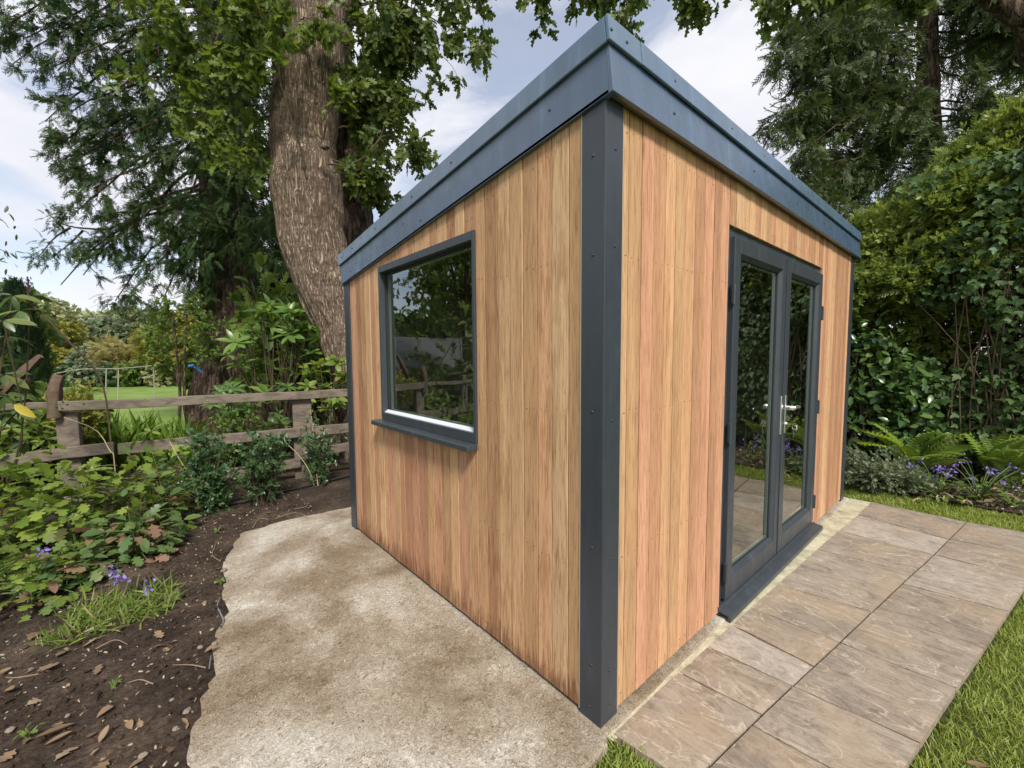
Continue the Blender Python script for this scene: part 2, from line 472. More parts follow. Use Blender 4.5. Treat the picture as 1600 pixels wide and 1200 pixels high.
    rf = ramp(N, [(.06, (1, 1, 1)), (.12, (0, 0, 0))]); L.new(vf.outputs['Distance'], rf.inputs['Fac'])
    fm = N.new('ShaderNodeMath'); fm.operation = 'MULTIPLY'; fm.inputs[1].default_value = .5; L.new(rf.outputs['Color'], fm.inputs[0])
    c5 = mixc(N, L, fm.outputs[0], c4, (.20, .10, .05))
    hs = N.new('ShaderNodeHueSaturation'); hs.inputs['Saturation'].default_value = 1.0; hs.inputs['Value'].default_value = 1.02; L.new(c5, hs.inputs['Color'])
    L.new(hs.outputs['Color'], b.inputs['Base Color']); b.inputs['Roughness'].default_value = .62; b.inputs['Specular IOR Level'].default_value = .25
    bump(N, L, b, ng.outputs['Fac'], .16, .0015)
    return m
M_CEDAR = cedar()

def old_wood(name, c1, c2):
    m, N, L, b = new_mat(name)
    tc = N.new('ShaderNodeTexCoord').outputs['Object']
    mp = N.new('ShaderNodeMapping'); mp.inputs['Scale'].default_value = (.25, 1.0, 1.0); L.new(tc, mp.inputs['Vector'])
    n = noise_node(N, L, 22, 6, .65, mp.outputs['Vector'], .6); r = ramp(N, [(.3, c1), (.55, c2), (.75, tuple(k*1.35 for k in c2))]); L.new(n.outputs['Fac'], r.inputs['Fac'])
    n2 = noise_node(N, L, 5, 3, .5, tc); r2 = ramp(N, [(.45, (0, 0, 0)), (.62, (1, 1, 1))]); L.new(n2.outputs['Fac'], r2.inputs['Fac'])
    g = N.new('ShaderNodeMath'); g.operation = 'MULTIPLY'; g.inputs[1].default_value = .35; L.new(r2.outputs['Color'], g.inputs[0])
    c = mixc(N, L, g.outputs[0], r.outputs['Color'], (.13, .13, .07))
    L.new(c, b.inputs['Base Color']); b.inputs['Roughness'].default_value = .85; bump(N, L, b, n.outputs['Fac'], .6, .008); return m
M_OLDWOOD = old_wood("weathered_wood", (.06, .046, .036), (.165, .13, .102))
M_DRIFT = old_wood("red_brown_wood", (.05, .03, .02), (.115, .07, .046))

def bark(name, dark, mid, light, scale=1.0):
    m, N, L, b = new_mat(name)
    tc = N.new('ShaderNodeTexCoord').outputs['Object']
    mp = N.new('ShaderNodeMapping'); mp.inputs['Scale'].default_value = (1, 1, .16); L.new(tc, mp.inputs['Vector'])
    n = noise_node(N, L, 24*scale, 6, .65, mp.outputs['Vector'], 1.2)
    v = N.new('ShaderNodeTexVoronoi'); v.feature = 'DISTANCE_TO_EDGE'; v.inputs['Scale'].default_value = 15*scale
    dm = mixc(N, L, .18, mp.outputs['Vector'], n.outputs['Color'], 'ADD'); L.new(dm, v.inputs['Vector'])
    rv = ramp(N, [(.0, (0, 0, 0)), (.16, (1, 1, 1))]); L.new(v.outputs['Distance'], rv.inputs['Fac'])
    r = ramp(N, [(.28, dark), (.5, mid), (.72, light)]); L.new(n.outputs['Fac'], r.inputs['Fac'])
    c = mixc(N, L, rv.outputs['Color'], tuple(k*.55 for k in dark), r.outputs['Color'])
    n3 = noise_node(N, L, 2.2, 4, .6, tc); r3 = ramp(N, [(.35, (.72, .72, .70)), (.65, (1.12, 1.10, 1.08))]); L.new(n3.outputs['Fac'], r3.inputs['Fac'])
    c = mixc(N, L, 1.0, c, r3.outputs['Color'], 'MULTIPLY')
    L.new(c, b.inputs['Base Color']); b.inputs['Roughness'].default_value = .92; b.inputs['Specular IOR Level'].default_value = .15
    h = N.new('ShaderNodeMath'); h.operation = 'MULTIPLY'; L.new(rv.outputs['Color'], h.inputs[0]); L.new(n.outputs['Fac'], h.inputs[1])
    bump(N, L, b, h.outputs[0], 1.0, .03); return m
def ridged_bark(name, dark, mid, light):
    """long wavy vertical ridges with crosswise wrinkles"""
    m, N, L, b = new_mat(name)
    tc = N.new('ShaderNodeTexCoord').outputs['Object']
    nd = noise_node(N, L, 3.5, 3, .5, tc); dm = mixc(N, L, .10, tc, nd.outputs['Color'], 'ADD')
    mp = N.new('ShaderNodeMapping'); mp.inputs['Scale'].default_value = (1, 1, .075); L.new(dm, mp.inputs['Vector'])
    n = noise_node(N, L, 44, 5, .6, mp.outputs['Vector'], .8)
    ab = N.new('ShaderNodeMath'); ab.operation = 'SUBTRACT'; ab.inputs[1].default_value = .5; L.new(n.outputs['Fac'], ab.inputs[0])
    a2 = N.new('ShaderNodeMath'); a2.operation = 'ABSOLUTE'; L.new(ab.outputs[0], a2.inputs[0])
    r = ramp(N, [(.0, tuple(k*.6 for k in dark)), (.022, dark), (.06, mid), (.16, light)]); L.new(a2.outputs[0], r.inputs['Fac'])
    mp2 = N.new('ShaderNodeMapping'); mp2.inputs['Scale'].default_value = (.5, .5, 3.0); L.new(dm, mp2.inputs['Vector'])
    n2 = noise_node(N, L, 4.5, 5, .65, mp2.outputs['Vector'], .6)
    c = mixc(N, L, .8, r.outputs['Color'], ramp_out(N, L, n2, [(.36, (.62, .60, .58)), (.5, (1, 1, 1)), (.66, (1.15, 1.14, 1.12))]), 'MULTIPLY')
    n3 = noise_node(N, L, 130, 3, .7, mp.outputs['Vector']); c = mixc(N, L, .5, c, ramp_out(N, L, n3, [(.35, (.7, .68, .66)), (.65, (1.15, 1.15, 1.15))]), 'MULTIPLY')
    L.new(c, b.inputs['Base Color']); b.inputs['Roughness'].default_value = .92; b.inputs['Specular IOR Level'].default_value = .12
    h = N.new('ShaderNodeMath'); h.operation = 'MULTIPLY_ADD'; h.inputs[1].default_value = .45; L.new(n2.outputs['Fac'], h.inputs[0])
    mn = N.new('ShaderNodeMath'); mn.operation = 'MINIMUM'; mn.inputs[1].default_value = .12; L.new(a2.outputs[0], mn.inputs[0])
    m4 = N.new('ShaderNodeMath'); m4.operation = 'MULTIPLY'; m4.inputs[1].default_value = 5.0; L.new(mn.outputs[0], m4.inputs[0]); L.new(m4.outputs[0], h.inputs[2])
    bump(N, L, b, h.outputs[0], .9, .028); return m
M_BARK_DARK = bark("dark_bark", (.05, .036, .028), (.12, .082, .062), (.20, .142, .11), .8)
M_TWIG = flat_mat("twig", (.075, .055, .035), .85, 0, .2)
M_STEM_GREEN = flat_mat("green_stem", (.10, .14, .04), .6, 0, .3)
M_STEM_DRY = flat_mat("dry_stick", (.24, .175, .11), .8, 0, .2)
M_STEM_PALE = flat_mat("dry_stem", (.36, .27, .16), .7, 0, .3)

STAINS = [(*at_ground(px, py)[:2], r, k) for px, py, r, k in ((560, 850, .34, .75), (480, 905, .30, .85), (390, 985, .22, .7), (640, 880, .30, .7), (330, 1090, .25, .5), (700, 1010, .28, .45), (430, 870, .2, .4), (590, 770, .25, .35))]
def concrete():
    m, N, L, b = new_mat("rough_concrete")
    tc = N.new('ShaderNodeTexCoord').outputs['Object']
    n = noise_node(N, L, 1.5, 8, .62, tc, .6); r = ramp(N, [(.34, (.165, .12, .08)), (.43, (.265, .215, .157)), (.52, (.345, .30, .237)), (.64, (.475, .445, .39))]); L.new(n.outputs['Fac'], r.inputs['Fac'])
    # smeared trowel curls
    nd = noise_node(N, L, 9, 4, .6, tc, 0); dm = mixc(N, L, .25, tc, nd.outputs['Color'], 'ADD')
    n2 = noise_node(N, L, 26, 3.0, .55, dm, 3.4); r2 = ramp(N, [(.36, (.50, .45, .38)), (.46, (.92, .91, .89)), (.54, (1.02, 1.02, 1.01)), (.64, (1.42, 1.40, 1.36))]); L.new(n2.outputs['Fac'], r2.inputs['Fac'])
    c = mixc(N, L, .9, r.outputs['Color'], r2.outputs['Color'], 'MULTIPLY')
    # damp brown stains where water has stood
    nst = noise_node(N, L, 2.6, 6, .65, tc); vst = mixc(N, L, .55, tc, nst.outputs['Color'], 'ADD')
    for (sx, sy, sr, k) in STAINS:
        dn = N.new('ShaderNodeVectorMath'); dn.operation = 'DISTANCE'; L.new(vst, dn.inputs[0]); dn.inputs[1].default_value = (sx+.275, sy+.275, .275)
        rr_ = ramp(N, [(0, (k, k, k)), (sr*.45, (k*.7, k*.7, k*.7)), (sr, (0, 0, 0))]); L.new(dn.outputs['Value'], rr_.inputs['Fac'])
        c = mixc(N, L, rr_.outputs['Color'], c, mixc(N, L, 1.0, c, (.50, .40, .29), 'MULTIPLY'))
    v = N.new('ShaderNodeTexVoronoi'); v.inputs['Scale'].default_value = 13; L.new(tc, v.inputs['Vector'])
    rv = ramp(N, [(.06, (1, 1, 1)), (.10, (0, 0, 0))]); L.new(v.outputs['Distance'], rv.inputs['Fac'])
    n4 = noise_node(N, L, 3, 2, .5, tc); r4 = ramp(N, [(.5, (0, 0, 0)), (.58, (.8, .8, .8))]); L.new(n4.outputs['Fac'], r4.inputs['Fac'])
    mu = N.new('ShaderNodeMath'); mu.operation = 'MULTIPLY'; L.new(rv.outputs['Color'], mu.inputs[0]); L.new(r4.outputs['Color'], mu.inputs[1])
    c = mixc(N, L, mu.outputs[0], c, (.06, .04, .03))
    n5 = noise_node(N, L, 160, 3, .7, tc); r5 = ramp(N, [(.3, (.8, .8, .8)), (.7, (1.12, 1.12, 1.12))]); L.new(n5.outputs['Fac'], r5.inputs['Fac'])
    c = mixc(N, L, .8, c, r5.outputs['Color'], 'MULTIPLY')
    L.new(c, b.inputs['Base Color']); b.inputs['Roughness'].default_value = .9; b.inputs['Specular IOR Level'].default_value = .2
    ad = N.new('ShaderNodeMath'); ad.operation = 'MULTIPLY_ADD'; ad.inputs[1].default_value = .3; L.new(n5.outputs['Fac'], ad.inputs[0]); L.new(n2.outputs['Fac'], ad.inputs[2])
    bump(N, L, b, ad.outputs[0], .55, .012); return m
M_CONCRETE = concrete()

def mortar():
    m, N, L, b = new_mat("pale_mortar")
    tc = N.new('ShaderNodeTexCoord').outputs['Object']
    n = noise_node(N, L, 9, 6, .65, tc, .8); r = ramp(N, [(.32, (.25, .225, .15)), (.5, (.42, .39, .28)), (.68, (.54, .50, .35))]); L.new(n.outputs['Fac'], r.inputs['Fac'])
    n2 = noise_node(N, L, 120, 4, .7, tc); c = mixc(N, L, .5, r.outputs['Color'], ramp_out(N, L, n2, [(.35, (.6, .58, .5)), (.6, (1.1, 1.1, 1.1))]), 'MULTIPLY')
    L.new(c, b.inputs['Base Color']); b.inputs['Roughness'].default_value = .92; bump(N, L, b, n2.outputs['Fac'], .5, .006); return m
def ramp_out(N, L, n, stops):
    r = ramp(N, stops); L.new(n.outputs['Fac'], r.inputs['Fac']); return r.outputs['Color']
M_MORTAR = mortar()
M_BARK = ridged_bark("ridged_bark", (.135, .096, .070), (.275, .207, .152), (.38, .298, .222))

def paver():
    m, N, L, b = new_mat("riven_paving")
    oi = N.new('ShaderNodeObjectInfo'); tc = N.new('ShaderNodeTexCoord')
    cmb = N.new('ShaderNodeCombineXYZ')
    for s in 'XYZ': L.new(oi.outputs['Random'], cmb.inputs[s])
    off = N.new('ShaderNodeVectorMath'); off.operation = 'MULTIPLY_ADD'; L.new(cmb.outputs['Vector'], off.inputs[0]); off.inputs[1].default_value = (31, 17, 11); L.new(tc.outputs['Object'], off.inputs[2])
    mp = N.new('ShaderNodeMapping'); mp.inputs['Scale'].default_value = (1.0, .5, 1.0); mp.inputs['Rotation'].default_value = (0, 0, .35); L.new(off.outputs['Vector'], mp.inputs['Vector'])
    tone = ramp(N, [(0, (.265, .222, .178)), (.3, (.228, .187, .144)), (.55, (.315, .278, .238)), (.8, (.245, .203, .158)), (1, (.36, .328, .295))]); L.new(oi.outputs['Random'], tone.inputs['Fac'])
    n = noise_node(N, L, 8.5, 6, .6, mp.outputs['Vector'], 1.1)
    c = mixc(N, L, .85, tone.outputs['Color'], ramp_out(N, L, n, [(.32, (.66, .66, .68)), (.48, (.99, .98, .97)), (.66, (1.16, 1.16, 1.16))]), 'MULTIPLY')
    n2 = noise_node(N, L, 17, 5, .62, mp.outputs['Vector'], 3.0)
    c = mixc(N, L, .55, c, ramp_out(N, L, n2, [(.36, (.62, .58, .55)), (.46, (1, 1, 1)), (.64, (1.30, 1.30, 1.29))]), 'MULTIPLY')
    n8 = noise_node(N, L, 150, 3, .7, off.outputs['Vector']); c = mixc(N, L, .5, c, ramp_out(N, L, n8, [(.35, (.82, .81, .80)), (.65, (1.12, 1.12, 1.12))]), 'MULTIPLY')
    n3 = noise_node(N, L, 2.6, 3, .5, off.outputs['Vector'])
    c = mixc(N, L, ramp_out(N, L, n3, [(.46, (0, 0, 0)), (.66, (.6, .6, .6))]), c, (.30, .225, .15))
    # veins
    v = N.new('ShaderNodeTexNoise'); v.inputs['Scale'].default_value = 5.0; v.inputs['Detail'].default_value = 5; v.inputs['Distortion'].default_value = 1.5; L.new(mp.outputs['Vector'], v.inputs['Vector'])
    ab = N.new('ShaderNodeMath'); ab.operation = 'SUBTRACT'; ab.inputs[1].default_value = .5; L.new(v.outputs['Fac'], ab.inputs[0])
    a2 = N.new('ShaderNodeMath'); a2.operation = 'ABSOLUTE'; L.new(ab.outputs[0], a2.inputs[0])
    rv = ramp(N, [(.0, (.55, .55, .55)), (.012, (0, 0, 0))]); L.new(a2.outputs[0], rv.inputs['Fac'])
    c = mixc(N, L, rv.outputs['Color'], c, (.52, .44, .35))
    L.new(c, b.inputs['Base Color']); b.inputs['Roughness'].default_value = .72; b.inputs['Specular IOR Level'].default_value = .35
    h = N.new('ShaderNodeMath'); h.operation = 'MULTIPLY_ADD'; h.inputs[1].default_value = .6; L.new(n2.outputs['Fac'], h.inputs[0]); L.new(n.outputs['Fac'], h.inputs[2])
    bump(N, L, b, h.outputs[0], .5, .012); return m
M_PAVER = paver()

def soil():
    m, N, L, b = new_mat("garden_soil")
    tc = N.new('ShaderNodeTexCoord').outputs['Object']
    n = noise_node(N, L, 3.2, 5, .6, tc); 
    c = ramp_out(N, L, n, [(.3, (.032, .024, .018)), (.5, (.066, .048, .036)), (.7, (.125, .090, .064))])
    n2 = noise_node(N, L, 38, 6, .7, tc, .5)
    c = mixc(N, L, .8, c, ramp_out(N, L, n2, [(.35, (.45, .42, .40)), (.55, (1, 1, 1)), (.72, (1.9, 1.7, 1.5))]), 'MULTIPLY')
    L.new(c, b.inputs['Base Color']); b.inputs['Roughness'].default_value = .95; b.inputs['Specular IOR Level'].default_value = .15
    bump(N, L, b, n2.outputs['Fac'], .9, .03); return m
M_SOIL = soil()

def lawn_mat(name, a, bb, scale):
    m, N, L, b = new_mat(name)
    tc = N.new('ShaderNodeTexCoord').outputs['Object']
    n = noise_node(N, L, scale, 6, .65, tc); L.new(ramp_out(N, L, n, [(.3, a), (.7, bb)]), b.inputs['Base Color'])
    b.inputs['Roughness'].default_value = .8; b.inputs['Specular IOR Level'].default_value = .15
    n2 = noise_node(N, L, scale*20, 4, .7, tc); bump(N, L, b, n2.outputs['Fac'], .8, .03); return m
M_FIELD = lawn_mat("far_lawn", (.115, .19, .035), (.20, .275, .07), .9)
M_TURF = lawn_mat("turf_base", (.07, .085, .025), (.13, .15, .045), 9)

def glass_mat():
    """a double-glazed pane: mirror-like at grazing angles, else a dark room seen through it"""
    m, N, L, b = new_mat("window_glass")
    N.remove(b)
    fr = N.new('ShaderNodeFresnel'); fr.inputs['IOR'].default_value = 1.52
    rr = N.new('ShaderNodeMapRange'); rr.inputs['From Min'].default_value = 0.0; rr.inputs['From Max'].default_value = 1.0; rr.inputs['To Min'].default_value = .08; rr.inputs['To Max'].default_value = 1.0
    L.new(fr.outputs['Fac'], rr.inputs['Value'])
    mul = N.new('ShaderNodeMath'); mul.operation = 'MULTIPLY'; mul.use_clamp = True; mul.inputs[1].default_value = 1.75; L.new(rr.outputs['Result'], mul.inputs[0])
    g = N.new('ShaderNodeBsdfGlossy'); g.inputs['Roughness'].default_value = 0.0; g.inputs['Color'].default_value = (.92, .95, .93, 1)
    t = N.new('ShaderNodeBsdfTransparent'); t.inputs['Color'].default_value = (.78, .82, .78, 1)
    mx = N.new('ShaderNodeMixShader'); ge = N.new('ShaderNodeNewGeometry'); fo = N.new('ShaderNodeMath'); fo.operation = 'SUBTRACT'; fo.inputs[0].default_value = 1.0; L.new(ge.outputs['Backfacing'], fo.inputs[1])   # the sheet's rear surface only lets light through
    m2 = N.new('ShaderNodeMath'); m2.operation = 'MULTIPLY'; L.new(mul.outputs[0], m2.inputs[0]); L.new(fo.outputs[0], m2.inputs[1]); L.new(m2.outputs[0], mx.inputs['Fac']); L.new(t.outputs['BSDF'], mx.inputs[1]); L.new(g.outputs['BSDF'], mx.inputs[2])
    L.new(mx.outputs['Shader'], N['Material Output'].inputs['Surface']); return m
M_GLASS = glass_mat()
M_PLASTER = flat_mat("plaster", (.30, .29, .27), .8)
M_LAMINATE = old_wood("oak_laminate", (.16, .11, .07), (.30, .21, .14))
M_BATTEN = flat_mat("pale_batten", (.62, .53, .36), .7)
M_BLACK = flat_mat("black_plastic", (.02, .02, .022), .45)
M_MEMBRANE = flat_mat("grey_membrane", (.16, .17, .18), .35)
M_STONE = flat_mat("flint", (.20, .165, .125), .85)
M_RIBBON = flat_mat("blue_ribbon", (.06, .22, .55), .5)
M_ROOF = flat_mat("rubber_roof", (.03, .032, .035), .6)
M_SLATE = flat_mat("grey_slate", (.10, .105, .11), .6)
M_DARKBOARD = flat_mat("dark_boards", (.03, .025, .02), .8)
M_WHITEWOOD = flat_mat("white_painted_wood", (.75, .76, .75), .5)
M_DEAD = leaf_mat("dead_leaf", [(.20, .13, .08), (.30, .21, .13), (.14, .09, .055), (.38, .29, .19)], True, .15, .7, .2)
M_CHIP = leaf_mat("wood_chip", [(.10, .07, .05), (.28, .22, .15), (.06, .045, .035), (.48, .42, .31), (.15, .11, .08)], False, 0.0, .8, .15)

# leaves (base colours; each leaf takes its own shade between the stops)
G_LOBED = leaf_mat("lobed_leaf", [(.10, .165, .03), (.195, .27, .045), (.14, .21, .038), (.25, .31, .065), (.085, .14, .035)], True, .38)
G_LOBED_RED = leaf_mat("reddening_leaf", [(.075, .135, .045), (.10, .165, .05), (.13, .19, .055), (.085, .14, .05), (.12, .18, .05), (.27, .15, .105), (.09, .15, .05)], True, .3)
G_BIG = leaf_mat("rhododendron_leaf", [(.06, .125, .028), (.13, .21, .04), (.085, .155, .032), (.18, .25, .05)], True, .3, .34, .5)
G_SAPLING = leaf_mat("sapling_leaf", [(.055, .105, .035), (.10, .15, .04), (.07, .115, .04), (.16, .19, .05), (.05, .09, .035)], True, .35, .36, .5)
G_YELLOW = leaf_mat("yellowed_leaf", [(.42, .33, .02), (.36, .30, .03)], True, .3)
G_SMALL = leaf_mat("box_leaf", [(.034, .076, .030), (.058, .115, .042), (.09, .16, .055), (.045, .095, .04)], False, .25, .35, .5)
G_OAK = leaf_mat("oak_leaf", [(.050, .082, .022), (.085, .122, .030), (.122, .155, .037), (.062, .095, .026)], False, .35, .45)
G_OAKLIGHT = leaf_mat("fresh_oak_leaf", [(.075, .12, .025), (.13, .18, .034), (.10, .145, .028)], False, .42)
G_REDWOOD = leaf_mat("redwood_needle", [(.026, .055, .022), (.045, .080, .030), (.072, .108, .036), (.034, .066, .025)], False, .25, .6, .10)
G_CEDAR = leaf_mat("cedar_spray", [(.030, .052, .018), (.052, .080, .024), (.085, .112, .032), (.038, .062, .02)], False, .28, .5, .3)
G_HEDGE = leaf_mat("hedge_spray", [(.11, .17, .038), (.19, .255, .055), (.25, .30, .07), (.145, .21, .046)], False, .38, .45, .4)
G_IVY = leaf_mat("ivy_leaf", [(.030, .068, .020), (.055, .105, .028), (.085, .14, .035), (.04, .082, .025)], False, .28, .5, .3)
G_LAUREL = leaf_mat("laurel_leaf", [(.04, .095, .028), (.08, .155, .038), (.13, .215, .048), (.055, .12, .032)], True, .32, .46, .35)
G_FERN = leaf_mat("fern", [(.17, .27, .045), (.24, .33, .06), (.13, .22, .04)], True, .42)
G_IRIS = leaf_mat("iris_blade", [(.055, .12, .014), (.10, .18, .022), (.14, .225, .03), (.075, .15, .018)], False, .38)
G_GRASS = leaf_mat("grass", [(.14, .205, .035), (.235, .30, .055), (.31, .36, .09), (.18, .25, .04), (.42, .38, .20)], False, .35, .5, .25)
G_FARHAZE = leaf_mat("far_leaf", [(.22, .25, .115), (.28, .30, .14), (.33, .345, .165)], False, .3, .6, .2)  # pale because the air haze is put into the leaf colour
G_GOLD = leaf_mat("golden_leaf", [(.21, .22, .045), (.29, .28, .06), (.17, .19, .04)], False, .35, .6, .2)
G_PALEGOLD = leaf_mat("pale_gold_leaf", [(.28, .26, .10), (.34, .30, .12), (.22, .22, .08)], False, .35, .6, .2)
G_MID = leaf_mat("mid_green_leaf", [(.07, .125, .026), (.115, .175, .036), (.15, .21, .05)], False, .35, .5, .25)
G_DARKCONE = leaf_mat("dark_conifer", [(.014, .035, .017), (.028, .055, .022), (.045, .085, .026)], False, .2, .5, .25)
G_GREYLEAF = leaf_mat("grey_green_leaf", [(.14, .175, .095), (.18, .215, .12), (.12, .155, .08)], False, .25)
G_PURPLE = leaf_mat("purple_petal", [(.24, .18, .55), (.32, .25, .62), (.18, .12, .42)], True, .3, .5, .2)
G_PURPLE2 = leaf_mat("lilac_petal", [(.26, .20, .58), (.36, .30, .64), (.20, .13, .46)], False, .3, .5, .2)
G_PINK = leaf_mat("pink_petal", [(.40, .18, .22), (.45, .24, .24)], True, .3, .5, .2)

# ================================================================== GROUND
def poly_wobble(pts, step, amp, seed, scale=3.0):
    """resample an outline and roughen it"""
    out = []
    n = len(pts)
    for i in range(n):
        a = np.array(pts[i][:2]); b = np.array(pts[(i+1) % n][:2]); w = pts[i][2] if len(pts[i]) > 2 else 1.0
        k = max(1, int(np.linalg.norm(b-a)/step))
        for j in range(k):
            p = a+(b-a)*j/k; nrm = np.array([-(b-a)[1], (b-a)[0]])/np.linalg.norm(b-a)
            q = mnoise.noise(Vector((p[0]*scale, p[1]*scale, seed)))+.6*mnoise.noise(Vector((p[0]*scale*4, p[1]*scale*4, seed+5)))
            out.append(p+nrm*amp*w*q)
    return np.array(out)

def inside(poly, x, y):
    c = np.zeros(x.shape, bool); n = len(poly)
    for i in range(n):
        x1, y1 = poly[i]; x2, y2 = poly[(i+1) % n]
        k = ((y1 > y) != (y2 > y))
        with np.errstate(divide='ignore', invalid='ignore'):
            xi = (x2-x1)*(y-y1)/(y2-y1+1e-12)+x1
        c ^= k & (x < xi)
    return c

ground = bpy.data.objects.new("ground", mesh_np("ground", [(-300,-300,-.10),(300,-300,-.10),(300,400,-.10),(-300,400,-.10)], [np.array([[0,1,2,3]])]))
COL.objects.link(ground); ground.data.materials.append(M_FIELD); ground['kind'] = 'structure'

# concrete slab: a rough-edged pad the room stands on
slab_pts = [(-1.32,-.045,.3), (-.02,-.05,.2), (-.02,-.03,0), (3.70,-.03,0), (3.70,2.75,1), (.19,2.88,1), (-.34,2.95,1), (-.70,2.88,1), (-.86,2.42,1), (-.93,1.75,1), (-1.02,1.33,1), (-1.085,1.10,1), (-1.14,.80,1), (-1.25,.30,1)]
SLAB = poly_wobble(slab_pts, .03, .035, 3.0)
def slab_mesh():
    bm = bmesh.new()
    top = [bm.verts.new((p[0], p[1], 0.0)) for p in SLAB]
    f = bm.faces.new(top)
    if f.normal.z < 0: f.normal_flip()
    r = bmesh.ops.extrude_face_region(bm, geom=[f]); bm.verts.ensure_lookup_table()
    for g in r['geom']:
        if isinstance(g, bmesh.types.BMVert): pass
    vs = [g for g in r['geom'] if isinstance(g, bmesh.types.BMVert)]
    for v in top: v.co.z = -.11; 
    for v in top:
        k = mnoise.noise(Vector((v.co.x*9, v.co.y*9, 1))); v.co.x += -.02*abs(k)*(1 if v.co.x < 0 else 0)
    me = bpy.data.meshes.new("concrete_slab"); bm.normal_update(); bm.to_mesh(me); bm.free(); return me
slab = link("concrete_slab", slab_mesh(), None, M_CONCRETE); slab['kind'] = 'structure'
bv = slab.modifiers.new('bevel', 'BEVEL'); bv.width = .012; bv.segments = 2; bv.limit_method = 'ANGLE'; bv.angle_limit = math.radians(60)

SLAB_IN = SLAB.copy()
for _i in range(len(SLAB)):
    _a, _b = SLAB[_i-1], SLAB[(_i+1) % len(SLAB)]; _t = (_b-_a)/np.linalg.norm(_b-_a); SLAB_IN[_i] = SLAB[_i]+np.array([-_t[1], _t[0]])*.022
# soil
def soil_height(x, y):
    return .004 + .020*mnoise.noise(Vector((x*1.6, y*1.6, 2))) + .016*mnoise.noise(Vector((x*6, y*6, 9))) + .007*mnoise.noise(Vector((x*19, y*19, 4)))
def soil_sheet(name, x0, x1, y0, y1, step, cut=None, base=0.0, mat=M_SOIL, fn=soil_height, drop_edge=0.0):
    nx = int((x1-x0)/step)+1; ny = int((y1-y0)/step)+1
    X, Y = np.meshgrid(np.linspace(x0, x1, nx), np.linspace(y0, y1, ny))
    Z = np.array([fn(a, b) for a, b in zip(X.ravel(), Y.ravel())]).reshape(X.shape) + base
    if cut is not None:
        for pl, depth in cut: Z = np.where(inside(pl, X, Y), depth, Z)
    V = np.stack([X, Y, Z], -1).reshape(-1, 3)
    i = np.arange(ny-1)[:, None]*nx; j = np.arange(nx-1)[None, :]
    Q = np.stack([i+j, i+j+1, i+nx+j+1, i+nx+j], -1).reshape(-1, 4)
    o = link(name, mesh_np(name, V, [Q], smooth=True), None, mat); o['kind'] = 'structure'; return o
soil_l = soil_sheet("soil_bed", -6.0, 3.9, -.9, 7.0, .035, cut=[(SLAB_IN, -.07), (np.array([(-.05,-2), (9,-2), (9,2.6), (-.05,2.6)]), -.085), (np.array([(-1.33,-2), (9,-2), (9,.06), (-1.05,.06), (-1.33,-.03)]), -.085)])
soil_r = soil_sheet("flower_bed", 4.28, 8.6, -6.0, 4.2, .06, base=.0)

# concrete strip along the door side
strip = MB()
xs = np.linspace(.0, 3.74, 60); Vt = []
for x in xs:
    e = np.interp(x, [0, .48, 1.2, 1.56, 2.27, 3.27, 3.74], [-.034, -.043, -.071, -.089, -.116, -.168, -.18]) - .02
    Vt += [(x, .05, -.004), (x, e, -.006 + .004*mnoise.noise(Vector((x*8, 1, 1))))]
strip.add(Vt, [(2*i, 2*i+1, 2*i+3, 2*i+2) for i in range(59)])
Vb = [(x, y, -.09) for x, y, z in Vt]; strip.add(Vt[:], [])
so = strip.build("mortar_strip", M_MORTAR); so['kind'] = 'structure'

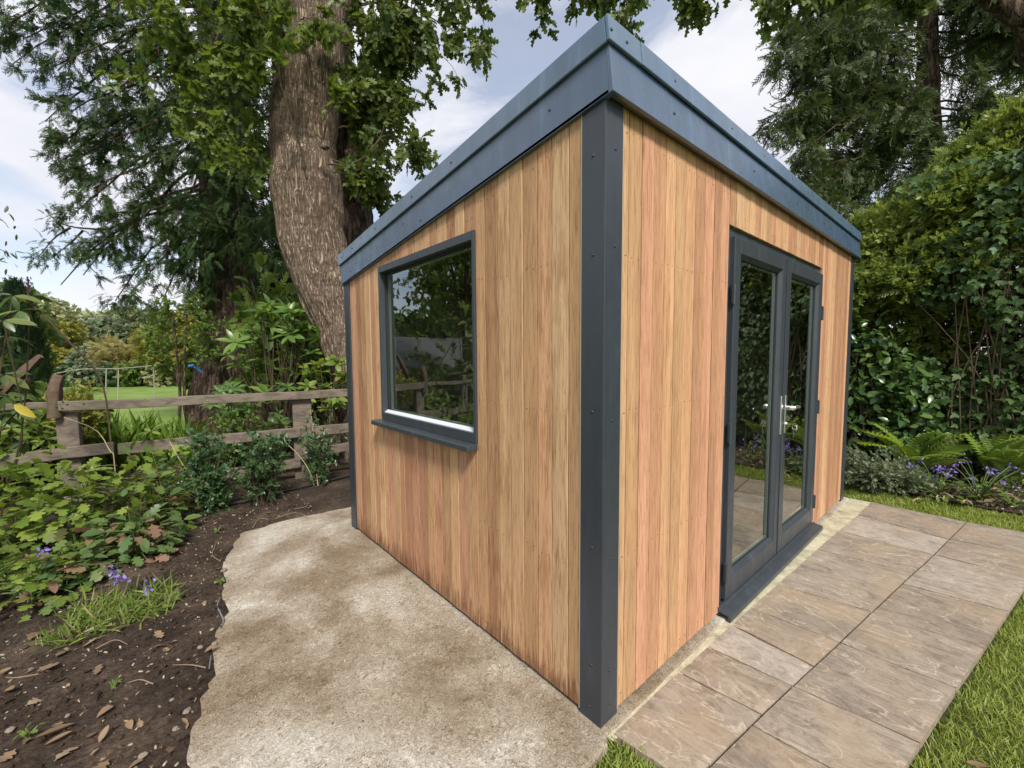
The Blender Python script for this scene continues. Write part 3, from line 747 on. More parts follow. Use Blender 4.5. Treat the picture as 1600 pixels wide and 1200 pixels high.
# paving: individual slabs
patio = empty("patio", (2.0, -.45, 0)); patio['kind'] = 'structure'
inner = [(.02,-.034),(.477,-.045),(.727,-.055),(.976,-.066),(1.199,-.073),(1.564,-.089),(2.268,-.116),(2.75,-.138),(3.269,-.166),(3.745,-.182)]
centre = [(.052,-.305),(.509,-.359),(.752,-.391),(.946,-.418),(1.217,-.454),(1.629,-.506),(2.325,-.598),(2.756,-.658),(3.16,-.706),(3.72,-.776)]
c2 = [(.052,-.305),(.43,-.350),(.752,-.391),(1.217,-.454),(1.629,-.506),(2.118,-.570),(2.756,-.658),(3.176,-.708),(3.72,-.776)]
o2 = [(.10,-.665),(.46,-.716),(.791,-.766),(1.232,-.832),(1.66,-.90),(2.17,-.977),(2.745,-1.066),(3.215,-1.137),(3.765,-1.22)]
def paver_obj(q, seed):
    r = np.random.default_rng(seed); q = np.array(q, float); c = q.mean(0)
    g = .0038
    # pull every side in by half a joint
    n = len(q); inn = []
    for i in range(n):
        a, b, d = q[i-1], q[i], q[(i+1) % n]
        e1 = (b-a)/np.linalg.norm(b-a); e2 = (d-b)/np.linalg.norm(d-b)
        n1 = np.array([-e1[1], e1[0]]); n2 = np.array([-e2[1], e2[0]])
        bis = n1+n2; bis = bis/np.dot(bis, n1); inn.append(b+bis*g)
    inn = np.array(inn)
    k = 10; top = []
    # riven top: a small grid with gentle unevenness
    for i in range(k+1):
        for j in range(k+1):
            u, v = i/k, j/k
            p = (inn[0]*(1-u)+inn[1]*u)*(1-v)+(inn[3]*(1-u)+inn[2]*u)*v
            ed = .0 if 0 < i < k and 0 < j < k else -.003
            z = .0035*mnoise.noise(Vector((p[0]*7+seed, p[1]*7, 0))) + .002*mnoise.noise(Vector((p[0]*23, p[1]*23, seed)))
            jit = np.array([mnoise.noise(Vector((p[0]*14, p[1]*14, 3))), mnoise.noise(Vector((p[0]*14, p[1]*14, 8)))])*(.0007 if ed else 0)
            top.append((*(p+jit), z+ed))
    V = np.array(top); N0 = len(V)
    Q = []
    for i in range(k):
        for j in range(k):
            a = i*(k+1)+j; Q.append((a, a+k+1, a+k+2, a+1))
    rim = [i*(k+1) for i in range(k)] + [k*(k+1)+j for j in range(k)] + [i*(k+1)+k for i in range(k, 0, -1)] + [j for j in range(k, 0, -1)]
    B = V[rim].copy(); B[:, 2] = -.032
    m = len(rim); Q2 = [(rim[i], N0+i, N0+(i+1) % m, rim[(i+1) % m]) for i in range(m)]
    V = np.vstack([V, B])
    dz = r.uniform(-.0015, .0015)
    V[:, 2] += dz
    me = mesh_np("paver", V - np.array([c[0], c[1], 0]), [np.array(Q+Q2)])
    bm = bmesh.new(); bm.from_mesh(me); bmesh.ops.recalc_face_normals(bm, faces=bm.faces); bm.to_mesh(me); bm.free()
    o = bpy.data.objects.new("paver", me); COL.objects.link(o); me.materials.append(M_PAVER)
    o.parent = patio; o.location = (c[0]-2.0, c[1]+.45, 0)
for i in range(len(inner)-1):
    paver_obj([centre[i], centre[i+1], inner[i+1], inner[i]], i+1)
for i in range(len(o2)-1):
    paver_obj([o2[i], o2[i+1], c2[i+1], c2[i]], i+40)
# joints: sand bed just below the slabs
bed = MB(); bed.prism([(.03,-.05,-.030), (.10,-.655,-.030), (3.74,-1.20,-.030), (3.73,-.20,-.030)], (0, 0, .012))
bed.build("joint_sand", flat_mat("joint_sand", (.075, .06, .045), .95, 0, .1), patio)

# ================================================================== GARDEN ROOM
TH = 0.11942; ST, CT = math.sin(TH), math.cos(TH)
D_, W_ = 2.438, 3.639
room = empty("garden_room", (1.8, 1.2, 0), "cedar clad garden room with dark grey trim and sloping flat roof", "garden room"); room['kind'] = 'thing'
F0 = np.array([-.012, -.0366, 2.188]); sV = np.array([0, CT, -ST]); nV = np.array([0, ST, CT]); xV = np.array([1.0, 0, 0])
def roof_under(y): return 2.188 - math.tan(TH)*(y+.0366)

TONES = [(.52, .335, .175), (.42, .225, .130), (.58, .385, .205), (.36, .205, .105), (.50, .27, .165), (.60, .42, .235), (.44, .27, .135), (.55, .325, .175), (.40, .25, .125), (.33, .165, .095), (.56, .30, .19)]
_last = [0]
def next_tone():
    """a tone well apart from the neighbouring board's"""
    while True:
        k = int(RNG.integers(len(TONES)))
        if abs(TONES[k][0]-TONES[_last[0]][0]) > .045: break
    _last[0] = k; j = RNG.uniform(.95, 1.06); return [(c*.66+m_*.34)*j*q_ for c, m_, q_ in zip(TONES[k], (.485, .285, .150), (1.0, .985, 1.03))]
tone_at = {}
def board(y_or_x, w, z0, z1a, z1b, side):
    """one tongue-and-groove board with a shadow groove each side; side 'L' faces -x, 'R' faces -y"""
    t, c, g = .019, .0010, .0020
    prof = [(g, t), (g, c), (g+c, 0), (w-g-c, 0), (w-g, c), (w-g, t)]
    bow = RNG.uniform(-.0014, .0014)
    V = []
    for k in (0, 1):
        for u, d in prof:
            z = z0 if k == 0 else z1a+(z1b-z1a)*(u/w)
            if side == 'L': V.append((.0065+d+bow, y_or_x+u, z))
            else: V.append((y_or_x+u, .0065+d+bow, z))
    q = [(i, (i+1) % 6, 6+(i+1) % 6, 6+i) for i in range(6)]
    m = MB(); m.add(V, q, polys=[[0,1,2,3,4,5][::-1], [6,7,8,9,10,11]])
    o = m.build("board", M_CEDAR, room)
    o.color = (*next_tone(), 1)
    if side == 'L':
        bm = bmesh.new(); bm.from_mesh(o.data); bmesh.ops.recalc_face_normals(bm, faces=bm.faces); bm.to_mesh(o.data); bm.free()
    return o

nails = MB()
def nail(p, n):
    nails.disc(p, n, .0018, .0007, 6)
# left wall (window side)
WY0, WY1, WZ0, WZ1 = .7386, 1.8034, .947, 1.931
edgesL = [.106, .163, .249, .327, .412, .493, .576, .667, .7386, .825, .905, .986, 1.075, 1.155, 1.227, 1.327, 1.399, 1.505, 1.572, 1.665, 1.744, 1.8034, 1.885, 1.965, 2.05, 2.13, 2.215, 2.29, 2.334]
for a, b in zip(edgesL[:-1], edgesL[1:]):
    top = lambda y: roof_under(y)+.04
    yy = (a+b)/2
    if WY0-.001 <= a and b <= WY1+.001:
        board(a, b-a, .020, WZ0-.02, WZ0-.02, 'L'); board(a, b-a, WZ1+.0, top(a), top(b), 'L')
        zs = [.06, .42, .80, WZ1+.06]
    else:
        board(a, b-a, .020, top(a), top(b), 'L'); zs = [.06, .55, 1.14, 1.70, roof_under(yy)-.06]
    for z in zs:
        z2 = z+RNG.uniform(-.012, .012)
        nail((.0062, a+.022, z2), (-1, 0, 0)); nail((.0062, b-.022, z2+RNG.uniform(-.006, .006)), (-1, 0, 0))
# right wall (door side)
DX0, DX1, DZ1 = .9966, 2.648, 1.9776
edgesR = [.113, .147, .230, .312, .400, .478, .564, .650, .740, .830, .910, .9966]
x = .9966
while x < DX1-.10: x += RNG.uniform(.074, .090); edgesR.append(x)
edgesR[-1] = DX1
while x < 3.44: x += RNG.uniform(.076, .090); edgesR.append(max(x, edgesR[-1]+.06))
edgesR = [e for e in edgesR if e < 3.50]+[3.535]
for a, b in zip(edgesR[:-1], edgesR[1:]):
    if a >= DX0-.001 and b <= DX1+.001:
        board(a, b-a, DZ1, 2.24, 2.24, 'R'); zs = [DZ1+.05]
    else:
        board(a, b-a, .020, 2.24, 2.24, 'R'); zs = [.06, .60, 1.14, 1.70, 2.12]
    for z in zs:
        z2 = z+RNG.uniform(-.01, .01); nail((a+.02, .0062, z2), (0, -1, 0)); nail((b-.02, .0062, z2), (0, -1, 0))
o = nails.build("nail_heads", M_SCREW, room); o['kind'] = 'stuff'
# pale battens showing beside the corner trims
m = MB(); m.box((.003, .1005, .014), (.02, .1055, roof_under(.1)+.02)); m.build("edge_batten", M_BATTEN, room)
m = MB(); m.box((.1015, .004, .014), (.1065, .02, 2.22)); m.build("edge_batten", M_BATTEN, room)

# corner trims (folded L profiles)
def corner_trim(poly, ztop, screws):
    m = MB(); m.prism([(a, b, .004) for a, b in poly], (0, 0, ztop-.004))
    o = m.build("corner_trim", M_TRIM, room, bevel=.0025)
    for p, n in screws:
        s = MB(); s.disc(p, n,   .0052, .003, 10); s.build("screw", M_SCREW, o, smooth=True)
t = .024
zsL = [2.02, 1.69, 1.15, .66, .22, .055]; zsR = [2.04, 1.72, 1.12, .62, .20, .07]
corner_trim([(0, 0), (.1005, 0), (.1005, t), (t, t), (t, .1), (0, .1)], 2.215, [((0, .05+RNG.uniform(-.006, .006), z), (-1, 0, 0)) for z in zsL] + [((.052+RNG.uniform(-.006, .006), 0, z), (0, -1, 0)) for z in zsR])
zt = roof_under(2.4)
corner_trim([(0, D_-.1), (t, D_-.1), (t, D_-t), (.10, D_-t), (.10, D_), (0, D_)], zt+.04, [((0, D_-.05, z), (-1, 0, 0)) for z in (1.80, 1.35, .9, .45, .08)])
corner_trim([(W_-.1, 0), (W_, 0), (W_, .1), (W_-t, .1), (W_-t, t), (W_-.1, t)], 2.215, [((W_-.05, 0, z), (0, -1, 0)) for z in (2.0, 1.5, 1.0, .5, .08)])
# hidden walls: far side and back, boarded as one sheet each
m = MB(); m.prism([(W_-.02, .1, .012), (W_-.02, D_-.02, .012), (W_-.02, D_-.02, roof_under(D_)+.03), (W_-.02, .1, roof_under(.1)+.03)], (.012, 0, 0)); m.build("side_wall", M_CEDAR, room).color = (.45, .27, .14, 1)
m = MB(); m.box((.1, D_-.03, .012), (W_-.02, D_-.012, roof_under(D_)+.05)); m.build("back_wall", M_CEDAR, room).color = (.45, .27, .14, 1)
# inner lining and floor
lin = MB()
lin.box((.115, .115, .03), (W_-.1, D_-.1, .055))
lin.build("inner_floor", M_LAMINATE, room)
lin = MB()
ztp = lambda y: roof_under(y)-.02
def wall_hole_L():   # lining of the window wall, round the opening
    x0, x1 = .028, .110
    lin.box((x0, .03, .02), (x1, WY0, 1.88)); lin.box((x0, WY1, .02), (x1, D_-.03, 1.86))
    lin.box((x0, WY0, .02), (x1, WY1, WZ0-.02)); lin.prism([(x0, .03, 1.93), (x0, WY1, 1.93), (x0, WY1, ztp(WY1)), (x0, .03, ztp(.03))], (x1-x0, 0, 0))
wall_hole_L()
y0, y1 = .028, .110
lin.box((.11, y0, .02), (DX0, y1, 2.15)); lin.box((DX1, y0, .02), (W_-.03, y1, 2.15)); lin.box((DX0, y0, DZ1), (DX1, y1, 2.15))
lin.box((.11, D_-.11, .02), (W_-.03, D_-.035, ztp(D_))); lin.box((W_-.11, .11, .02), (W_-.03, D_-.11, ztp(D_)))
lin.build("inner_wall", M_PLASTER, room)

# roof: deck, soffit, fascia boards and metal capping, tilted as one slab
Ls, Lr, H1, H2, OC = 2.4977, 3.70, .1516, .0821, .0133
P = lambda x, s, n: F0 + xV*x + sV*s + nV*n
def rbox(mb, x0, x1, s0, s1, n0, n1):
    mb.obox(P(x0, s0, n0), xV*(x1-x0), sV*(s1-s0), nV*(n1-n0)); return mb
ft = .0155
m = MB(); rbox(m, ft, Lr-ft, ft, Ls-ft, .012, H1+.05); roof = m.build("roof_deck", M_ROOF, room)
m = MB(); rbox(m, -.008, Lr+.008, -.008, Ls+.008, H1+.05, H1+H2-.004); m.build("roof_covering", M_ROOF, room)
def fascia(name, mat, x0, x1, s0, s1, n0, n1, screws, bev=.0015):
    m = MB(); rbox(m, x0, x1, s0, s1, n0, n1); o = m.build(name, mat, room, bevel=bev)
    for p, n in screws:
        k = MB(); k.disc(p, n, .0058, .003, 10); k.build("screw", M_SCREW, o, smooth=True)
    return o
fl = lambda s, n: (P(0, s, n), -xV); ff = lambda x, n: (P(x, 0, n), -sV)
cl = lambda s, n: (P(-OC, s, n), -xV); cf = lambda x, n: (P(x, -OC, n), -sV)
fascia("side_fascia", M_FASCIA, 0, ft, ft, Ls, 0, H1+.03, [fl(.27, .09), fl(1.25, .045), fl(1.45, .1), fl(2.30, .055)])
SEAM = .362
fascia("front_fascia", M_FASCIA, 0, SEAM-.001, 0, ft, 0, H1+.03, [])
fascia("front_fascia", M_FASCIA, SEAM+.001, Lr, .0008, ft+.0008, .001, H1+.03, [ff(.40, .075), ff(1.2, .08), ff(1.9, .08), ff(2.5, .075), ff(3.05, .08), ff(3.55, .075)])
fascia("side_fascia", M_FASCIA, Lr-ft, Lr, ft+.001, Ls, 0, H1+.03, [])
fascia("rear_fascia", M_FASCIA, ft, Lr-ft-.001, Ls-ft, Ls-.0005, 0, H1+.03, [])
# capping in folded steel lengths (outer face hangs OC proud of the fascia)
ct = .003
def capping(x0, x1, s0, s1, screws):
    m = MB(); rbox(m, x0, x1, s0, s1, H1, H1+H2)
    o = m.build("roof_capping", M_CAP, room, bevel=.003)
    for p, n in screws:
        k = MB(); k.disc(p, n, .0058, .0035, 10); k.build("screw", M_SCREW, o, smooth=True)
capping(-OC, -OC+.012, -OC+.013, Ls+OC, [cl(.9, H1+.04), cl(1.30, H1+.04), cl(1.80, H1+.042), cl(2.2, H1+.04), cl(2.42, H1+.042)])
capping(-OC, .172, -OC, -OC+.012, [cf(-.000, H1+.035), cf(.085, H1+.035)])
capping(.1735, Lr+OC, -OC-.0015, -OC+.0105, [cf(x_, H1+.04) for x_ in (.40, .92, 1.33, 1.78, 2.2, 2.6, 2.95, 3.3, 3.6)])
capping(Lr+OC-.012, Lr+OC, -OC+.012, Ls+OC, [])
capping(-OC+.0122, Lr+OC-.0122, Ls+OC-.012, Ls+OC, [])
m = MB(); rbox(m, .0, .0225, ft+.002, Ls-ft, -.0, .012); m.build("soffit", M_FASCIA, room)
m = MB(); m.box((.0235, -.019, 2.196), (W_+.01, .0052, 2.206)); m.build("soffit", M_OLDWOOD, room)

# window
def frame_ring(mb, ax, y0, y1, z0, z1, w, d0, d1, wb=None, wt=None):
    """a rectangular ring in the wall plane; ax 'x' = window wall, 'y' = door wall; d0..d1 depth"""
    wb = w if wb is None else wb; wt = w if wt is None else wt
    for (a0, a1, b0, b1) in ((y0, y0+w, z0, z1), (y1-w, y1, z0, z1), (y0+w, y1-w, z1-wt, z1), (y0+w, y1-w, z0, z0+wb)):
        if ax == 'x': mb.box((d0, a0, b0), (d1, a1, b1))
        else: mb.box((a0, d0, b0), (a1, d1, b1))
    return mb
JW, HW, BW = .020, .042, .030            # jambs, head and foot of the window frame
win = frame_ring(MB(), 'x', WY0, WY1, WZ0-.02, WZ1, JW, -.002, .095, BW+.02, HW).build("window", M_FRAME, room, bevel=.002)
ga = (WY0+JW, WY1-JW, WZ0+BW, WZ1-HW)
frame_ring(MB(), 'x', *ga, .010, .034, .050).build("gasket", M_GASKET, win)
m = MB(); m.prism([(.010, ga[0]+.001, ga[2]+.0005), (.010, ga[0]+.001, ga[2]+.004), (.034, ga[0]+.001, ga[2]+.018), (.034, ga[0]+.001, ga[2]+.0005)][::-1], (0, ga[1]-ga[0]-.002, 0)); m.build("glazing_bead", M_BEAD, win)
frame_ring(MB(), 'x', ga[0]+.006, ga[1]-.006, ga[2]+.006, ga[3]-.006, .016, .052, .066).build("spacer", M_SPACER, win)
m = MB(); m.box((.046, ga[0]+.003, ga[2]+.003), (.0495, ga[1]-.003, ga[3]-.003)); m.build("pane", M_GLASS, win)
m = MB(); m.prism([(-.058, .733, .897), (-.058, .733, .921), (-.052, .733, .926), (.004, .733, .9265), (.004, .733, .897)], (0, 1.115, 0)); m.build("sill", M_FRAME, win, bevel=.0025)
m = MB(); m.box((.02, WY0+.002, WZ0-.024), (.10, WY1-.002, WZ0-.021)); m.build("sill_tray", M_FRAME, win)

# french doors
df = MB(); df.box((DX0+.001, .022, .05), (DX0+.060, .092, DZ1-.001)); df.box((DX1-.060, .022, .05), (DX1-.001, .092, DZ1-.001)); df.box((DX0+.06, .022, DZ1-.062), (DX1-.06, .092, DZ1-.001))
dframe = df.build("door_frame", M_FRAME, room, bevel=.002)
m = MB(); m.prism([(DX0-.014, -.058, -.001), (DX0-.014, -.058, .026), (DX0-.014, -.052, .031), (DX0-.014, -.004, .041), (DX0-.014, .004, .048), (DX0-.014, .09, .048), (DX0-.014, .09, .03), (DX0-.014, -.04, .024), (DX0-.014, -.044, -.001)][::-1], (DX1-DX0+.045, 0, 0))
cill = m.build("door_sill", M_FRAME, room, bevel=.002)
LZ0, LZ1 = .066, 1.930; SP = 1.8405
def door(x0, x1, hinge_x, hinge_zs):
    w = .076
    d = frame_ring(MB(), 'y', x0, x1, LZ0, LZ1, w, -.002, .064, .105).build("door", M_FRAME, room, bevel=.0025)
    # sloping glazing bead inside the leaf
    b = MB(); q = .016; a0, a1, b0, b1 = x0+w, x1-w, LZ0+.105, LZ1-w
    O = [(a0, b0), (a1, b0), (a1, b1), (a0, b1)]; I = [(a0+q, b0+q), (a1-q, b0+q), (a1-q, b1-q), (a0+q, b1-q)]
    V = [(x, .002, z) for x, z in O] + [(x, .020, z) for x, z in I] + [(x, .028, z) for x, z in I]
    b.add(V, [(i, (i+1) % 4, 4+(i+1) % 4, 4+i) for i in range(4)] + [(4+i, 4+(i+1) % 4, 8+(i+1) % 4, 8+i) for i in range(4)])
    b.build("glazing_bead", M_FRAME, d)
    frame_ring(MB(), 'y', a0+q-.002, a1-q+.002, b0+q-.002, b1-q+.002, .008, .0275, .031).build("gasket", M_GASKET, d)
    frame_ring(MB(), 'y', a0+q, a1-q, b0+q, b1-q, .016, .034, .046).build("spacer", M_SPACER, d)
    m = MB(); m.box((a0+.004, .0295, b0+.004), (a1-.004, .0325, b1-.004)); m.build("pane", M_GLASS, d)
    for z in hinge_zs:
        h = MB(); h.cyl((hinge_x, -.006, z-.055), (0, 0, 1), .0068, .10, 12); h.box((hinge_x-.006, -.004, z-.05), (hinge_x+.022, .004, z+.05)) if hinge_x < 1.5 else h.box((hinge_x-.022, -.004, z-.05), (hinge_x+.006, .004, z+.05))
        h.build("hinge", M_FRAME, d, smooth=False)
    return d
dl = door(1.048, SP-.0018, 1.040, (1.65, .95, .22)); dr = door(SP+.0018, 2.634, 2.642, (1.65, .95, .22))
m = MB(); m.box((SP-.018, -.0075, LZ0+.004), (SP+.012, -.0022, LZ1-.004)); m.build("meeting_strip", M_FRAME, dl, bevel=.0015)
def lever(parent, x, yy, sgn, out):
    """backplate, lever and cylinder; sgn points the lever along x, out = -1 outside, 1 inside"""
    m = MB(); m.box((x-.016, min(yy, yy+out*.008), .845), (x+.016, max(yy, yy+out*.008), 1.085)); m.build("handle_plate", M_CHROME, parent, bevel=.003)
    m = MB(); m.cyl((x, yy+out*.007, 1.008), (0, out, 0), .014, .046, 14)
    p = smooth_path([(x, yy+out*.048, 1.008), (x+sgn*.03, yy+out*.052, 1.010), (x+sgn*.08, yy+out*.050, 1.010), (x+sgn*.125, yy+out*.046, 1.004)], 14)
    m.tube(p, np.interp(np.arange(14), [0, 4, 13], [.0115, .012, .0085]), 10); m.build("handle", M_CHROME, parent, smooth=True)
    m = MB(); m.cyl((x, yy+out*.007, .905), (0, out, 0), .0085, .012, 14); m.build("lock_cylinder", M_CHROME, parent, smooth=False)
lever(dr, SP+.040, -.0025, 1, -1)
m = MB(); m.box((SP-.054, -.0105, .845), (SP-.024, -.0022, 1.085)); m.build("handle_plate", M_CHROME, dl, bevel=.003)
lever(dl, SP-.05, .066, -1, 1); lever(dr, SP+.05, .066, 1, 1)

# keys in the lock
kx, ky, kz = SP+.040, -.024, .905
keys = empty("door_keys", (kx, ky, kz), "small bunch of metal keys hanging from the door lock", "keys")
m = MB(); m.box((kx-.0012, ky-.030, kz-.004), (kx+.0012, ky+.003, kz+.004)); m.cyl((kx-.0014, ky-.036, kz), (1, 0, 0), .012, .0028, 16); m.build("key", M_BRASS, keys)
ring = [(kx+.0, ky-.036+.014*math.cos(a), kz-.018+.014*math.sin(a)) for a in np.linspace(0, 2*math.pi, 17)]
m = MB(); m.tube(ring, [.0012]*17, 6, False); m.build("key_ring", M_CHROME, keys, smooth=True)
for dx, tilt in ((.010, .5), (-.006, -.2)):
    m = MB(); o_ = np.array([kx+dx*.3, ky-.036, kz-.031]); dv = np.array([math.sin(tilt)*.6, 0, -math.cos(tilt)]); dv /= np.linalg.norm(dv); sv = np.array([dv[2], 0, -dv[0]])
    m.obox(o_-sv*.010-dv*0, sv*.020, np.array([0, .002, 0]), dv*.020); m.obox(o_-sv*.004+dv*.020, sv*.008, np.array([0, .002, 0]), dv*.028); m.build("key", M_BRASS, keys)
m = MB(); m.obox((kx+.012, ky-.042, kz-.012), (.018, 0, .006), (0, .003, 0), (.006, 0, -.028)); m.build("key_tag", flat_mat("key_tag", (.35, .36, .35), .4), keys)

# ================================================================== TREES
def rough_trunk(path, radii, seg, rings, amp_ridge, amp_bulge, freq, seed, folds=()):
    P_ = smooth_path(path, rings); t_in = np.linspace(0, 1, len(radii)); t_out = np.linspace(0, 1, rings)
    R = np.interp(t_out, t_in, radii)
    V, Q = tube_np(P_, R, seg)
    V = V.reshape(rings, seg, 3); C = P_
    L = np.concatenate([[0], np.cumsum(np.linalg.norm(np.diff(P_, axis=0), axis=1))])
    for i in range(rings):
        for j in range(seg):
            a = 2*math.pi*j/seg
            ca, sa = math.cos(a)*R[i], math.sin(a)*R[i]
            w = mnoise.noise(Vector((ca*3, sa*3, L[i]*1.3+seed)))*.5
            r1 = 1-abs(mnoise.noise(Vector((ca*freq+w, sa*freq, L[i]*freq*.16+seed))))*2
            r2 = mnoise.noise(Vector((ca*1.6, sa*1.6, L[i]*1.5+seed+7)))
            wr = 0
            for f, ph in folds: wr += math.sin(L[i]*f+ph+5.0*mnoise.noise(Vector((ca*.9, sa*.9, L[i]*.8+seed))))
            d = V[i, j]-C[i]; n = np.linalg.norm(d)
            V[i, j] = C[i]+d/n*(n + amp_ridge*r1 + amp_bulge*r2 + amp_bulge*.22*wr)
    return V.reshape(-1, 3), Q, P_, R

def trunk_obj(parent, name, path, radii, mat, seg=64, rings=120, ridge=.018, bulge=.03, freq=9, seed=1, folds=()):
    V, Q, P_, R = rough_trunk(path, radii, seg, rings, ridge, bulge, freq, seed, folds)
    o = link(name, mesh_np(name, V, [Q], smooth=True), parent, mat); return o

def grow(limb, r0, n_twigs, twig_len, droop, per_twig, t0=.25, spread=1.0, up=0.0, jitter=.06, tip=.35):
    """a limb with twigs; returns its wood and the places and directions of its leaves"""
    limb = np.asarray(limb, float); n = len(limb)
    mb = MB(); mb.tube(limb, np.linspace(r0, r0*.22, n), 6)
    T, N, B = frames_along(limb)
    pos = []; fw = []
    for k in range(n_twigs):
        t = t0+(1-t0)*RNG.random()**.8; i = min(int(t*(n-1)), n-2); p = limb[i]+(limb[i+1]-limb[i])*(t*(n-1)-i)
        d = T[i]*RNG.uniform(.2, .9)+(N[i]*RNG.normal()+B[i]*RNG.normal())*spread*.7+np.array([0, 0, up]); d /= np.linalg.norm(d)
        L = twig_len*RNG.uniform(.5, 1.15)*(1.1-.5*t)
        m = 5; pts = [p]; dd = d.copy()
        for q in range(m):
            dd = dd+np.array([0, 0, -droop/m])+RNG.normal(size=3)*.12; dd /= np.linalg.norm(dd); pts.append(pts[-1]+dd*L/m)
        pts = np.array(pts); mb.tube(pts, np.linspace(max(.003, r0*.16), .002, m+1), 4, False)
        for q in range(per_twig):
            u = tip+(1-tip)*RNG.random(); j = min(int(u*m), m-1); w = pts[j]+(pts[j+1]-pts[j])*(u*m-j)
            tw = pts[j+1]-pts[j]; tw /= np.linalg.norm(tw)
            pos.append(w+RNG.normal(size=3)*jitter); v = tw*1.0+RNG.normal(size=3)*.55; fw.append(v/np.linalg.norm(v))
    return mb, np.array(pos), np.array(fw)

def limb_path(a, b, sag=0.0, wob=.12, n=9):
    a = np.asarray(a, float); b = np.asarray(b, float); L = np.linalg.norm(b-a)
    t = np.linspace(0, 1, n)[:, None]; p = a+(b-a)*t
    p[:, 2] += sag*L*np.sin(np.pi*t[:, 0])
    for k in range(1, n-1): p[k] += RNG.normal(size=3)*wob*L/n
    return p

def make_crown(tree, limbs, leaf, mat, twigs, twig_len, droop, per_twig, scale, r0=.03, up=0.0, upn=.8, name="crown", wood=M_TWIG, t0=.25, jitter=.06, spread=1.0, tip=.35):
    allp, allf = [], []
    for lp in limbs:
        mb, p, f = grow(lp, r0, twigs, twig_len, droop, per_twig, t0, spread, up, jitter, tip)
        mb.build("branch", wood, tree)
        allp.append(p); allf.append(f)
    p = np.vstack(allp); f = np.vstack(allf)
    nrm = rand_dirs(len(p), upn*2, 1.0)
    return scatter(name, leaf, p, basis(f, nrm), RNG.uniform(scale*.7, scale*1.2, len(p)), mat, tree, 'stuff')

# --- the big leaning tree behind the fence
tb = at(600, 690, 5.75); tb[2] = -.05
oak = empty("leaning_oak", tb, "big leaning tree with thick cracked grey bark rising beside the garden room", "tree")
tp = [tb, at(572, 600, 5.72), at(546, 520, 5.68), at(514, 450, 5.62), at(490, 380, 5.6), at(481, 300, 5.6), at(475, 220, 5.6), at(481, 130, 5.6), at(492, 0, 5.6), at(505, -170, 5.7), at(512, -380, 5.9)]
tw_ = [64, 47, 45, 46, 49, 53, 47, 48, 60, 66, 48]
trunk_obj(oak, "trunk", tp, [w*.95*5.6/F_PX for w in tw_], M_BARK, 230, 380, .020, .032, 15, 3, folds=((11.0, .3),))
# knots where limbs were lost
for (px, py, r) in ((508, 228, .05), (428, 215, .07), (545, 240, .05)):
    c = at(px, py, 5.12 if px > 450 and px < 540 else 5.45)
    bm = bmesh.new(); bmesh.ops.create_icosphere(bm, subdivisions=3, radius=r)
    for v in bm.verts:
        v.co *= 1+.45*mnoise.noise(v.co*22+Vector((px, 0, 0))); v.co += Vector(c)
    me = bpy.data.meshes.new("burl"); bm.to_mesh(me); bm.free(); link("burl", me, oak, M_BARK)
OD = 5.2
oak_left = [limb_path(at(478, 262, 5.1), at(392, -20, 4.5), .02, .05, 12), limb_path(at(455, 60, 5.5), at(230, 30, 4.8), .08), limb_path(at(450, 90, 5.4), at(215, 105, 5.0), .10), limb_path(at(450, 20, 5.5), at(320, -70, 4.8), .05),
            limb_path(at(448, 130, 5.4), at(300, 190, 5.0), .12), limb_path(at(440, 10, 5.5), at(160, -60, 5.2), .1), limb_path(at(440, 180, 5.5), at(370, 250, 5.1), .2), limb_path(at(450, -60, 5.5), at(380, 60, 4.7), .2), limb_path(at(450, 40, 5.5), at(380, 120, 4.8), .2)]
make_crown(oak, oak_left, OAK, G_OAKLIGHT, 16, .55, .5, 5, .12, .014, upn=.5, name="light_crown", t0=.35)
oak_right = [limb_path(at(540, 10, 5.5), at(755, 70, 4.9), .10), limb_path(at(540, 40, 5.5), at(700, 95, 4.9), .1), limb_path(at(532, 110, 5.5), at(640, 165, 5.1), .1), limb_path(at(545, -30, 5.5), at(740, -10, 4.9), .1),
             limb_path(at(540, 70, 5.5), at(620, 90, 5.2), .1), limb_path(at(535, 20, 5.5), at(660, 20, 5.1), .1), limb_path(at(530, 150, 5.4), at(590, 150, 5.2), .1),limb_path(at(540, -20, 5.5), at(600, 60, 5.0), .1), limb_path(at(540, 60, 5.5), at(585, 190, 5.3), .15),
             limb_path(at(530, 200, 5.6), at(575, 205, 5.6), .1)]
make_crown(oak, oak_right, OAK, G_OAK, 17, .48, .55, 6, .11, .014, upn=.5, t0=.3)
# the bent twig half way up
low = [smooth_path([at(512, 256, 5.1), at(545, 257, 5.0), at(575, 240, 5.0), at(598, 205, 5.0), at(612, 150, 5.0)], 12), smooth_path([at(575, 240, 5.0), at(605, 210, 5.0), at(640, 235, 5.0), at(655, 245, 5.0)], 9), smooth_path([at(520, 250, 5.2), at(560, 262, 5.1), at(590, 270, 5.1)], 7)]
make_crown(oak, low, OAK, G_OAK, 14, .30, .4, 4, .105, .012, upn=.5, name="low_spray", t0=.3)
mid_s = [limb_path(at(500, 195, 5.2), at(540, 150, 5.0), .1), limb_path(at(520, 270, 5.3), at(570, 290, 5.1), .1), limb_path(at(470, 30, 5.1), at(500, 45, 4.9), .1)]
make_crown(oak, mid_s, OAK, G_OAKLIGHT, 7, .22, .4, 3, .13, .008, upn=.5, name="light_spray", t0=.3)
